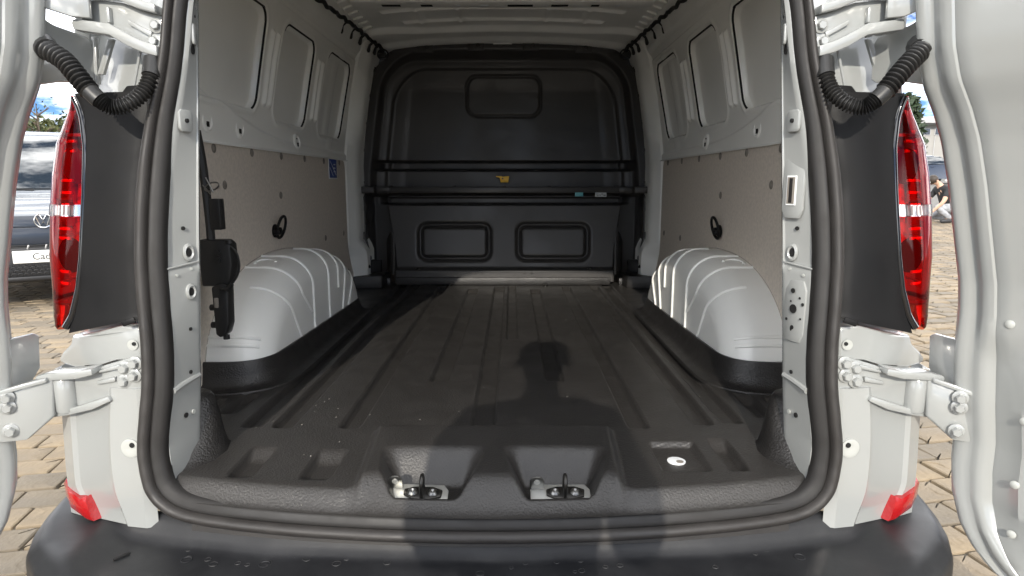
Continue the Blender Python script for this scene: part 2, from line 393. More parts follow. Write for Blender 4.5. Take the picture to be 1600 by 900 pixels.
# cross rail with bolts, end brackets
MB().box((-.01, YB - .048, 1.150), (1.43, .05, .036), .006).build('cross_rail', 'bulkhead', bulk)
for x in (-.56, -.30, 0.0, .27, .53, .66, -.68):
    MB().lathe([(.010, 0), (.010, .003), (.006, .006), (0, .0065)], (x, YB - .045, 1.168), (0, 0, 1), 12).build('bolt', 'bolt_dark', bulk)
for s in (-1, 1):
    mb = MB(); mb.box((.835, YB - .10, 1.150), (.14, .11, .040), .010); mb.box((.735, YB - .055, 1.152), (.10, .05, .034), .008); mb.build('rail_bracket', 'bulkhead', bulk, s)
    for x, z in [(.762, 1.838), (.798, 1.70), (.826, 1.54), (.842, 1.385), (.852, 1.195), (.866, 1.035), (.868, .905)]:
        y = YB - .055 if z > 1.1 else YB - .075
        mb = MB(); mb.lathe([(.022, 0), (.022, .002), (.018, .0025), (.017, .0005), (.012, .0010), (.011, .006), (.0, .007)], (x, y, z), (0, -1, 0), 20)
        mb.build('bolt', 'bolt_dark', bulk, s)
    MB().lathe([(.016, 0), (.015, .008), (.009, .012), (0, .013)], (.868, YB - .077, 1.010), (0, -1, 0), 16).build('clip', 'sticker_white', bulk, s)
    # pocket at the column, slotted
    MB().box((.868, YB - .058, 1.29), (.022, .02, .10), .006).build('slot', 'bulk_dark', bulk, s)
    # fin and foot bracket in the lower recess
    mb = MB(); mb.prism([(.668, YB - .09, .64), (.668, YB - .06, .86), (.682, YB - .05, .905), (.722, YB + .02, .84), (.724, YB + .02, .63)], (.012, 0, 0), .004); mb.build('gusset', 'bulkhead', bulk, s)
    mb = MB(); mb.prism([(.895, YB - .08, .90), (.84, YB - .08, .90), (.80, YB - .10, .74), (.815, YB - .10, .715), (.895, YB - .10, .72)], (0, -.03, 0), .006); mb.build('gusset', 'bulkhead', bulk, s)
    mb = MB(); mb.prism([(.86, YB - .16, .655), (.745, YB - .10, .655), (.745, YB - .10, .73), (.80, YB - .12, .735), (.855, YB - .15, .69)], (0, .02, 0), .004); mb.build('foot_bracket', 'black_plastic', bulk, s)
    mb = MB(); mb.tube(smooth_path([(.80, YB - .16, .70), (.83, YB - .17, .69), (.85, YB - .18, .66)], 10), .010, 8); mb.build('foot_bracket', 'black_plastic', bulk, s)
    MB().lathe([(.018, 0), (.018, .004), (.012, .010), (0, .011)], (.52 , YB - .10, .676), (0, 0, 1), 14).build('bolt', 'dark_steel', bulk, s)
for x, z0 in ((-.165, 1.960), (.155, 1.960), (-.46, 1.948), (.46, 1.948)):
    MB().box((x, YB - .068, z0 + .012), (.095, .008, .050), .002).build('mounting_pad', 'bulkhead', bulk)
    MB().lathe([(.012, 0), (.012, .004), (.007, .008), (0, .009)], (x + .012, YB - .073, z0 + .016), (0, -1, 0), 14).build('bolt', 'bolt_dark', bulk)
for x in (-.18, -.135, .12, .165): MB().lathe([(.010, 0), (.010, .003), (0, .004)], (x, YB - .117, .655), (0, -1, 0), 12).build('bolt', 'bolt_dark', bulk)
# labels on the bulkhead
mb = MB(); mb.prism([(-.052, 3.948, 1.232), (-.018, 3.948, 1.232), (-.012, 3.948, 1.228), (.028, 3.948, 1.232), (.022, 3.948, 1.194), (-.024, 3.948, 1.194), (-.030, 3.948, 1.222), (-.052, 3.948, 1.226)], (0, -.012, 0), .002); yt = mb.build('warning_tag', 'yellow', bulk, label='small yellow tag on the bulkhead')
MB().lathe([(.005, 0), (.005, .002), (0, .0025)], (-.012, 3.9355, 1.217), (0, -1, 0), 12).build('rivet', 'bolt_dark', yt)
yb = YB - .076
MB().box((.447, YB - .0745, 1.123), (.050, .003, .024), .001).build('sticker', 'sticker_teal', bulk, label='small teal sticker under the cross rail')
st = MB().box((.577, YB - .0745, 1.121), (.068, .003, .026), .001).build('sticker', 'sticker_grey', bulk, label='small grey printed sticker under the cross rail')
for k, (dx, dz, wd) in enumerate([(-.022, .004, .016), (-.004, -.002, .010), (.008, .004, .012), (.022, -.003, .014), (-.020, -.006, .014)]): MB().box((.577 + dx, YB - .0768, 1.121 + dz), (wd, .001, .004)).build('print_mark', 'hole', st)
# dark filler behind the bulkhead and under it
MB().box((0, YB + .19, 1.25), (1.80, .02, 1.5)).build('cab_wall', 'bulk_dark', van)

# ---- side walls inside
def side_wall(s):
    yy = np.linspace(1.40, 3.92, 560); zz = np.linspace(1.309, 1.985, 200)
    Z, Y = np.meshgrid(zz, yy); X = wall_x(Z)
    D = np.zeros_like(X)
    def skew(y0, y1, z0, z1, r, d, lean=.02):
        nonlocal D
        q = rr(Y - lean * (Z - 1.6), Z, (y0 + y1) / 2, (z0 + z1) / 2, (y1 - y0) / 2, (z1 - z0) / 2, r)
        D = D + d * ss(.004, -.010, q) - .004 * np.exp(-((q - .014) / .008) ** 2)
    skew(1.55, 2.375, 1.445, 1.795, .055, .026, .06); skew(2.545, 2.925, 1.428, 1.795, .055, .026, .10); skew(3.12, 3.53, 1.418, 1.805, .06, .026, .14)
    for y0, y1 in ((2.425, 2.452), (2.475, 2.505), (2.985, 3.012), (3.045, 3.078)):                    # upright beads
        q = rr(Y - .10 * (Z - 1.6), Z, (y0 + y1) / 2, 1.605, (y1 - y0) / 2, .135, .012); D = D - .012 * ss(.006, -.012, q)
    q = rr(Y - .14 * (Z - 1.6), Z, 3.33, 1.6, .045, .25, .03); D = D - .006 * ss(.02, -.03, q)
    arc = 1.345 + .125 * np.clip((2.75 - Y) / .8, 0, 1) ** 2 + .010 * np.clip((3.5 - Y), 0, 1)          # pressed arc over the wheel
    D = D - .010 * ss(arc + .010, arc - .008, Z)
    D = D - .016 * ss(1.875, 1.90, Z) * ss(2.0, 1.97, Z) * (1 - .5 * ss(.3, .7, np.sin(Y * 7.0) * .5 + .5))
    D = D + .006 * ss(1.842, 1.850, Z) * ss(1.872, 1.862, Z)
    D = D - .007 * ss(1.316, 1.312, Z)
    wl = grid('inner_side_wall', np.stack([X + D, Y, Z], -1), 'paint_in_lifted', van, s)
    # flat wall behind the panel
    rows = [[(.893, y, z) for z in (.55, 1.30)] for y in (1.38, 3.92)]
    MB().loft(rows).build('inner_side_wall', 'paint_in_lifted', van, s)
    def gap(y0, y1, z0, z1, r, lean, a0, a1):          # near-black tube laid in as shade under the inner sheet's open edge
        pts = []; cx, cz, hx, hz = (y0 + y1) / 2, (z0 + z1) / 2, (y1 - y0) / 2, (z1 - z0) / 2
        loop = []
        for k, (sx, sz) in enumerate(((-1, 1), (1, 1), (1, -1), (-1, -1))):
            for a in np.linspace(0, 90, 8):
                an = R({0: 180 - a, 1: 90 - a, 2: -a, 3: -90 - a}[k]); loop.append((cx + sx * (hx - r) + r * math.cos(an), cz + sz * (hz - r) + r * math.sin(an)))
        for (yy_, z_) in loop[a0:a1]: pts.append((float(wall_x(z_)) + .0035, yy_ + lean * (z_ - 1.6), z_))
        MB().tube(smooth_path(pts, 60), .0040, 6).build('edge_gap_shade', 'hole', wl, s)
    gap(1.55, 2.375, 1.445, 1.795, .055, .06, 4, 22); gap(2.545, 2.925, 1.428, 1.795, .055, .10, 2, 22); gap(3.12, 3.53, 1.418, 1.805, .06, .14, 2, 22)
    for y, z in ((1.974, 1.375), (2.206, 1.372), (2.792, 1.362)):
        e = MB(); e.lathe([(.034, 0), (.034, .006), (.028, .010), (.024, .006), (0, .0055)], (.876, y, z), (-1, 0, .08), 24); ring = e.build('lashing_boss', 'paint_in_lifted', wl, s)
        MB().box((.8700, y + .004, z - .010), (.004, .018, .016)).build('hole', 'hole', wl, s)
        MB().box((.8700, y - .004, z + .014), (.004, .006, .006)).build('hole', 'hole', wl, s)
    # hardboard panel
    f = [(1.42, .56), (3.70, .56), (3.70, .66), (3.64, .735), (3.60, .80), (3.585, .86), (3.585, 1.27), (3.575, 1.300), (3.555, 1.312), (1.42, 1.312)]
    pn = MB().prism([(.881, a, b) for a, b in f], (-.005, 0, 0), .0012, 1).build('side_panel', 'hardboard', van, s, label='taupe hardboard lining panel on the load space side')
    for y, z in [(2.019, 1.296), (2.312, 1.296), (2.603, 1.296), (2.896, 1.296), (3.188, 1.296), (3.470, 1.296), (1.73, 1.296), (2.077, 1.184), (2.575, 1.142), (3.16, .922), (3.50, .92), (1.75, .95), (3.57, .70)]:
        MB().lathe([(.0145, 0), (.0145, .0015), (.012, .003), (0, .0035)], (.8762, y, z), (-1, 0, 0), 16).build('screw_cap', 'cap', pn, s)
    # fold-down lashing ring
    y0, z0 = (2.485, 1.015) if s < 0 else (2.56, 1.008)
    e = MB(); e.lathe([(.026, 0), (.026, .006), (.016, .012), (.014, .026), (.0, .028)], (.876, y0, z0 - .008), (-1, 0, 0), 18); ring = e.build('lashing_ring', 'black_plastic', pn, s)
    e = MB(); e.tube([(.852 - .010 * math.sin(a), y0 + (.012 if s < 0 else -.012) + .040 * math.cos(a) * (1 if s < 0 else 1), z0 + .006 + .042 * math.sin(a)) for a in np.linspace(0, 2 * math.pi, 26)[:-1]], .0055, 8, closed=True); e.build('ring', 'black_plastic', ring, s)
    e = MB(); e.box((.858, y0 - .02, z0 - .012), (.03, .03, .02), .006); e.build('pivot', 'black_plastic', ring, s)
    # white post in front of the bulkhead
    rows = []
    for z in np.linspace(.56, 1.99, 44):
        xo = float(wall_x(z)); t = ss(.86, .80, z) * ss(.70, .76, z); b = .012 * (ss(.95, .86, z))
        yi = 3.60 + .075 * ss(.86, .76, z) + .02 * ss(1.3, 1.5, z)
        dep = .045 + .03 * ss(.86, .80, z)
        hump = .012 * ss(1.42, 1.44, z) * ss(1.78, 1.76, z)
        rows.append([(xo + .004, yi, z), (xo - .012, yi + .012, z), (xo - dep * .8 - hump, yi + .07, z), (xo - dep - hump, yi + .09, z), (xo - dep - hump - .006, yi + .17, z), (xo - dep + .01, 3.86, z), (xo - dep - .005, 3.93, z)])
    MB().loft(rows).build('door_post', 'paint_in_lifted', van, s, ang=30)
side_wall(1); side_wall(-1)
# blue sticker on the left panel
stk = MB().box((-.8748, 3.340, 1.266), (.0016, .150, .112), .0006).build('sticker', 'sticker_white', van, label='blue and white square sticker on the left lining panel')
MB().box((-.8736, 3.340, 1.266), (.0016, .132, .098)).build('sticker_print', 'sticker_blue', stk)
e = MB(); e.prism([(-.8726, 3.285, 1.300), (-.8726, 3.290, 1.302), (-.8726, 3.395, 1.232), (-.8726, 3.388, 1.230)], (.0006, 0, 0)); e.prism([(-.8726, 3.275, 1.268), (-.8726, 3.281, 1.270), (-.8726, 3.340, 1.226), (-.8726, 3.334, 1.224)], (.0006, 0, 0))
for k in range(3):
    for j in range(3): e.box((-.8722, 3.352 + j * .012, 1.284 - k * .018), (.0006, .008, .006))
e.build('sticker_print', 'sticker_white', stk)

# ---- wheel arches
def arch(s):
    N = 56
    def prof(ph, ins=0.):                       # superellipse in the Y-Z plane
        a, b = .625 - ins, .352 - ins
        c, q = math.cos(ph), math.sin(ph); e = .86
        return 2.48 - a * math.copysign(abs(c) ** e, c) + (.05 * (1 - q)) * (1 if c < 0 else 0), ZF + b * abs(q) ** e - .004
    phs = np.linspace(0.0, math.pi, N)
    rows = []
    X0, X1, rad = .886, .700, .105
    for x in (X0, X0 - .05, X1 + rad): rows.append([(x, *prof(p)) for p in phs])
    for a in np.linspace(0, 90, 9)[1:]:
        rows.append([(X1 + rad - rad * math.sin(R(a)), *prof(p, rad * (1 - math.cos(R(a))))) for p in phs])
    for k in (.8, .5, .2): 
        rows.append([(X1, 2.48 + (y - 2.48) * k, ZF + (z - ZF) * k) for p in phs for (y, z) in [prof(p, rad)]])
    mb = MB().loft(rows)
    # pressed beads that run over the crown and down the inner face
    def bead(p, x0, drop=.0, r=.0075, lean=0.):
        pts = []
        for x in np.linspace(x0, X1 + rad, 6): pts.append((x, *prof(p)))
        for a in np.linspace(0, 90, 9)[1:]: pts.append((X1 + rad - rad * math.sin(R(a)), *prof(p, rad * (1 - math.cos(R(a))))))
        y1, z1 = prof(p, rad)
        for k in np.linspace(0, 1, 8)[1:]: pts.append((X1, y1 + lean * k, z1 + (drop - z1) * k if drop else z1 + (ZF + .05 - z1) * k))
        mb.tube(smooth_path(pts, 40), r, 8, flat=.9)
    bead(R(50), .80, .0, .0062, .10); bead(R(66), .88, .72, .0062, .10); bead(R(80), .885, 0, .0062); bead(R(97), .84, 0, .0062); bead(R(112), .885, .75, .0062); bead(R(126), .885, 0, .0056, -.06); bead(R(144), .885, 0, .0056, -.08)
    # low bead across the rear face, oval dimple on the crown
    mb.tube([(x, *prof(R(18))) for x in np.linspace(.885, X1 + rad, 6)] + [(X1 + rad - rad * math.sin(R(a)), *prof(R(18), rad * (1 - math.cos(R(a))))) for a in (15, 30, 45)], .0055, 8)
    mb.tube([(x, *prof(R(22))) for x in np.linspace(.885, X1 + rad, 6)] + [(X1 + rad - rad * math.sin(R(a)), *prof(R(22), rad * (1 - math.cos(R(a))))) for a in (15, 30, 45)], .0055, 8)
    mb.tube([(.83 - .035 * math.cos(a), *prof(R(72 + 3.2 * math.sin(a)))) for a in np.linspace(.2, math.pi * 1.2, 14)], .005, 6)
    o = mb.build('wheel_arch', 'paint_in_lifted', van, s, ang=40)
    # dark sealing edge against the panel
    e = MB(); e.tube([(.879, *prof(p, -.004)) for p in phs], .0035, 6); e.build('arch_edge', 'cap', o, s)
arch(1); arch(-1)

# ---- door pillars
XS = [(.50, .672), (.585, .668), (.653, .672), (.787, .656), (.866, .653), (.944, .655), (1.047, .657), (1.173, .643), (1.296, .619), (1.417, .594), (1.536, .577), (1.61, .556), (1.68, .533), (1.76, .47), (1.82, .36)]
XI = [(.50, .655), (.60, .652), (.752, .638), (.897, .628), (1.036, .618), (1.171, .608), (1.429, .589), (1.552, .580), (1.61, .563), (1.68, .538), (1.76, .475), (1.82, .365)]
def pillar_pt(z, t):
    xs, xi = itp(z, XS), itp(z, XI); y = seal_y(.69, z)
    a = Vector((xs + .012, y + .008, z)); b = Vector((xs - .003, y + .018, z)); c = Vector((xi + .002, 1.352 + .03 * (z - 1.0) * 0, z)); 
    if t < .12: return a.lerp(b, t / .12)
    return b.lerp(c, (t - .12) / .88)
def pillar(s):
    rows = []
    for z in np.linspace(.535, 1.82, 120):
        xi = itp(z, XI); y = seal_y(.69, z)
        rib = .006 * math.exp(-((z - .765) / .010) ** 2)
        stp = .004 * float(ss(1.010, 1.020, z))
        r = [pillar_pt(z, t) for t in (0, .06, .12, .2, .35, .5, .65, .8, .92, 1.0)]
        r = [Vector((p.x + stp * .4, p.y + stp - rib, p.z)) if 1 < k < 9 else p for k, p in enumerate(r)]
        r += [Vector((xi + .004, 1.362, z)), Vector((xi + .012, 1.372, z)), Vector((xi + .07, 1.40, z)), Vector((xi + .15, 1.43, z)), Vector((.893, 1.45, z))]
        rows.append(r)
    pl = MB().loft(rows).build('door_pillar', 'paint_sun_dimmed', van, s, ang=35)
    def nrm(z): 
        a, b = pillar_pt(z, .3), pillar_pt(z, .9); d = (b - a).normalized(); n = d.cross(Vector((0, 0, 1))); return n if n.y < 0 else -n
    def disc(z, t, r, m='hole', h=.0012, sc=1., ring=False):
        p = pillar_pt(z, t); n = nrm(z)
        p = p + n * (.004 if z < 1.01 else .001) * .6
        e = MB()
        if ring: 
            e.lathe([(r * 2.1, -.002), (r * 2.0, .002), (r * 1.5, .0035), (r * 1.1, .0005), (r * .9, -.001)], p, n, 24); 
            for i, v in enumerate(e.V): e.V[i] = (v[0], v[1], p.z + (v[2] - p.z) * sc)
            e.build('stamped_boss', 'paint_sun_dimmed', pl, s); e = MB()
        e.lathe([(r, -.001), (r, h), (0, h * 1.1)], p, n, 18)
        for i, v in enumerate(e.V): e.V[i] = (v[0], v[1], p.z + (v[2] - p.z) * sc)
        e.build('hole', m, pl, s)
    def plate(z, t, hw, hh, th=.003, bev=.0025):
        p = pillar_pt(z, t); n = nrm(z); u = Vector((0, 0, 1)).cross(n).normalized()
        c = [p + u * a * hw + Vector((0, 0, b * hh)) - n * .004 for a, b in [(-1, -.7), (-1, .7), (-.7, 1), (.7, 1), (1, .7), (1, -.7), (.7, -1), (-.7, -1)]]
        MB().prism(c, n * (th + .004), bev).build('stamped_boss', 'paint_sun_dimmed', pl, s)
    for z, t, r in [(1.515, .60, .003), (1.485, .50, .004), (1.098, .55, .0042), (.885, .68, .0038), (.792, .66, .0042), (.700, .55, .0055)]: disc(z, t, r)
    disc(1.452, .52, .0085, sc=1.15); disc(.700, .78, .005, 'paint_recess'); disc(1.003, .35, .003, 'paint_recess'); disc(1.012, .78, .003, 'paint_recess')
    disc(1.047, .72, .0062, ring=True, sc=1.45); plate(1.313, .40, .018, .022); disc(1.313, .38, .0042, h=.006)
    plate(1.480, .50, .010, .020, .002)
    if s < 0: disc(.964, .74, .0062, ring=True, sc=1.35)
    else:
        # window in the pillar, latch plate below
        plate(1.180, .62, .026, .062, .002); p = pillar_pt(1.175, .66); n = nrm(1.175); u = Vector((0, 0, 1)).cross(n).normalized()
        for hw, hh, off, m, nm in ((.011, .030, .0045, 'sticker_white', 'slot_frame'), (.009, .027, .0055, 'cap', 'slot'), (.004, .025, .0060, 'bulk_dark', 'slot')):
            c = [p + u * a * hw + Vector((0, 0, b * hh)) + n * (off - .004) for a, b in [(-1, -1), (-1, 1), (1, 1), (1, -1)]]; MB().prism(c, n * .0045).build(nm, m, pl, s)
        plate(.925, .60, .030, .066, .0025)
        for z, t, r in [(.968, .62, .0052), (.955, .40, .0025), (.943, .30, .0035), (.945, .68, .002), (.930, .60, .0095), (.905, .82, .003), (.912, .35, .0022), (.890, .62, .0045)]:
            p = pillar_pt(z, t) + nrm(z) * .004; MB().lathe([(r, 0), (r, .0012), (0, .0013)], p, nrm(z), 16).build('hole', 'hole', pl, s)
    # cross joint of the sheet
    a, b = pillar_pt(.772, .14), pillar_pt(.755, 1.0); MB().tube([a + Vector((0, -.001, -.006)), a.lerp(b, .3) + Vector((0, -.003, .004)), a.lerp(b, .6) + Vector((0, -.003, .012)), b + Vector((0, -.002, .022))], .0065, 8).build('seam_bead', 'paint_sun_dimmed', pl, s)
    a, b = pillar_pt(1.018, .12), pillar_pt(1.026, 1.0); MB().tube([a + Vector((0, -.001, 0)), b + Vector((0, -.001, 0))], .0022, 6).build('seam_bead', 'paint_sun_dimmed', pl, s)
pillar(1); pillar(-1)

# ---- door seal all round the opening
def build_seal():
    half = [(.0, .519), (.20, .519), (.43, .521), (.55, .524), (.62, .530), (.658, .543), (.682, .568), (.691, .605), (.694, .653), (.686, .72), (.677, .787), (.674, .866), (.676, .944), (.676, 1.047), (.665, 1.173), (.645, 1.296), (.616, 1.417), (.598, 1.536), (.578, 1.61), (.555, 1.68), (.50, 1.755), (.40, 1.79), (.2, 1.80), (.0, 1.802)]
    hp = smooth_path([(x, 0, z) for x, z in half], 150)
    path = [(p.x, p.z) for p in hp] + [(-p.x, p.z) for p in hp[-2:0:-1]]
    n = len(path)
    def sweep(prof):
        rows = []
        for i in range(n + 1):
            x, z = path[i % n]; a = path[(i - 1) % n]; c = path[(i + 1) % n]; tx, tz = c[0] - a[0], c[1] - a[1]; l = math.hypot(tx, tz); nx, nz_ = tz / l, -tx / l
            y = seal_y(x, z); wv = 1 + .02 * math.sin(i * 1.3)
            wd = 1.0 - .32 * float(ss(1.15, 1.45, z))
            rows.append([(x + nx * o * wd, y - d * wv, z + nz_ * o * wd) for o, d in prof])
        return MB().loft(rows)
    sl = sweep([(.0265, -.012), (.0268, .004), (.0245, .013), (.0185, .019), (.0115, .0205), (.0055, .017), (.003, .010), (.002, .002)]).build('door_seal', 'rubber', van, ang=60)
    sl['label'] = 'black rubber seal round the rear door opening'
    sweep([(.0040, .000), (.0020, .006), (-.002, .0075), (-.008, .0060), (-.015, .0035), (-.021, .000), (-.0245, -.008), (-.0250, -.020)]).build('inner_lip', 'rubber_in', sl, ang=60)
    return path
seal_path = build_seal()

# ---- sheet metal outside the seal: rear corners and body sides
def body_sec(z):
    """outline of the body corner in plan at height z, from the seal outwards"""
    xs = itp(z, XS) + .046; y = seal_y(.69, z)
    tum = itp(z, [(.3, 0.), (1.0, 0.), (1.4, .03), (1.9, .075), (2.05, .14)])
    tc = itp(z, [(1.34, 0.), (1.40, .035), (1.54, .050), (2.0, .05)])
    P = [(xs - .012, y + .014), (xs + .028, y + .022), (xs + .082 - tum * .25, y + .045), (xs + .105 - tum * .25, y + .055), (.885 - tum * .9 - tc, y + .085), (.912 - tum - tc, y + .100), (.930 - tum - tc, y + .125), (.945 - tum - tc * .5, y + .20), (.965 - tum, y + .6), (.975 - tum, y + 3.0), (.93 - tum, y + 3.9)]
    return P
def corner(s):
    rows = []
    for z in np.linspace(.44, 1.98, 60):
        P = body_sec(z)
        if z > .70:        # the channel in which the closed door sits
            k = float(ss(.70, .78, z)); P = [(x, yy + (.0 if i < 1 or i > 6 else .030) * k) for i, (x, yy) in enumerate(P)]
        rows.append([(x, yy, z) for x, yy in P])
    q = MB().loft(rows).build('rear_quarter_panel', 'paint_sun_dimmed', van, s, ang=28)
    # lower corner: bevelled wing with a shallow facet, above the bumper
    rows = []
    for z in np.linspace(.475, .775, 24):
        k = (z - .475) / .30; top = float(ss(.72, .775, z)); bot = float(ss(.56, .475, z))
        y = seal_y(.69, z)
        r = [(.700 - .0 * k, y + .012), (.722, y + .004), (.776 + .012 * math.sin(k * 3) - .010 * bot, y + .012), (.786 + .012 * math.sin(k * 3) - .012 * bot, y + .020),
             (.880 + .035 * top - .022 * bot, y + .048), (.890 + .040 * top - .022 * bot, y + .045), (.925 + .030 * top, y + .070), (.950 + .035 * top, y + .115), (.965 + .035 * top, y + .22)]
        rows.append([(a, b, z) for a, b in r])
    rows.append([(a, b + .05, .778) for a, b in r])
    lw = MB().loft(rows).build('rear_quarter_panel', 'paint_sun_dimmed', van, s, ang=24)
    # dimple with a plug, small hole
    p = (.742, seal_y(.69, .66) + .004, .650)
    MB().lathe([(.020, -.003), (.020, .001), (.016, .002), (.008, .0008), (0, .0006)], p, (.1, -1, 0), 22).build('plug', 'paint_recess', lw, s)
    MB().lathe([(.0055, 0), (.0055, .003), (0, .0032)], (p[0] - .006, p[1] - .001, p[2] + .008), (.1, -1, 0), 14).build('hole', 'hole', lw, s)
    # ledge under the lamp
    out = [(.716, .898), (.760, .900), (.815, .885), (.868, .872), (.905, .866), (.915, .845), (.945, .822), (.960, .806), (.955, .797), (.905, .793), (.87, .799), (.80, .820), (.765, .829), (.716, .829)]
    mb = MB(); mb.prism([(x, seal_y(.69, z) + .022 + max(0, x - .78) * .55, z) for x, z in out], (0, .09, 0), .006, 3)
    ld = mb.build('lamp_ledge', 'paint_sun_dimmed', van, s, ang=30)
    MB().lathe([(.011, 0), (.011, .002), (.008, .0024), (0, .001)], (.733, seal_y(.69, .86) + .021, .862), (0, -1, 0), 18).build('hole', 'paint_recess', ld, s)
    MB().lathe([(.004, 0), (.004, .0045), (0, .0046)], (.729, seal_y(.69, .86) + .021, .865), (0, -1, 0), 12).build('hole', 'hole', ld, s)
    # folded gutter strips above the lamp
    mb = MB(); mb.tube([(.707, 1.318, 1.373), (.689, 1.320, 1.44), (.668, 1.322, 1.53)], .003, 8); mb.build('gutter_bead', 'paint_sun_dimmed', q, s)
    mb = MB(); mb.prism([(.791, 1.372, 1.409), (.804, 1.372, 1.409), (.777, 1.374, 1.479), (.764, 1.374, 1.479)], (0, -.010, 0), .002); mb.prism([(.806, 1.378, 1.390), (.814, 1.378, 1.399), (.812, 1.380, 1.485), (.803, 1.380, 1.485)], (0, -.012, 0), .002); mb.build('gutter_bead', 'paint_sun_dimmed', q, s)
    # red reflector
    y = seal_y(.69, .5)
    z0 = [(.858, y + .040, .462), (.925, y + .105, .478), (.940, y + .175, .490)]
    rows = []
    for k, (zb, zt) in enumerate([(0, 0)]):
        pts_b = [(.836, y + .026, .474), (.862, y + .034, .480), (.905, y + .055, .492), (.940, y + .092, .502), (.956, y + .150, .506)]
        pts_t = [(.860, y + .036, .532), (.872, y + .034, .526), (.908, y + .055, .533), (.942, y + .092, .541), (.958, y + .150, .545)]
        off = lambda p, d: (p[0] + d * .55, p[1] - d, p[2])
        pts_b[0] = (.846, y + .030, .478)
        rows = []
        for b_, t_ in zip(pts_b, pts_t):
            lo = tuple(np.array(b_) * .85 + np.array(t_) * .15); hi = tuple(np.array(b_) * .15 + np.array(t_) * .85)
            rows.append([off(b_, -.02), off(b_, .003), off(lo, .006), off(hi, .006), off(t_, .003), off(t_, -.02)])
    MB().loft(rows, closed=True, cap=True).build('rear_reflector', 'reflector_red', van, s, ang=35)
corner(1); corner(-1)

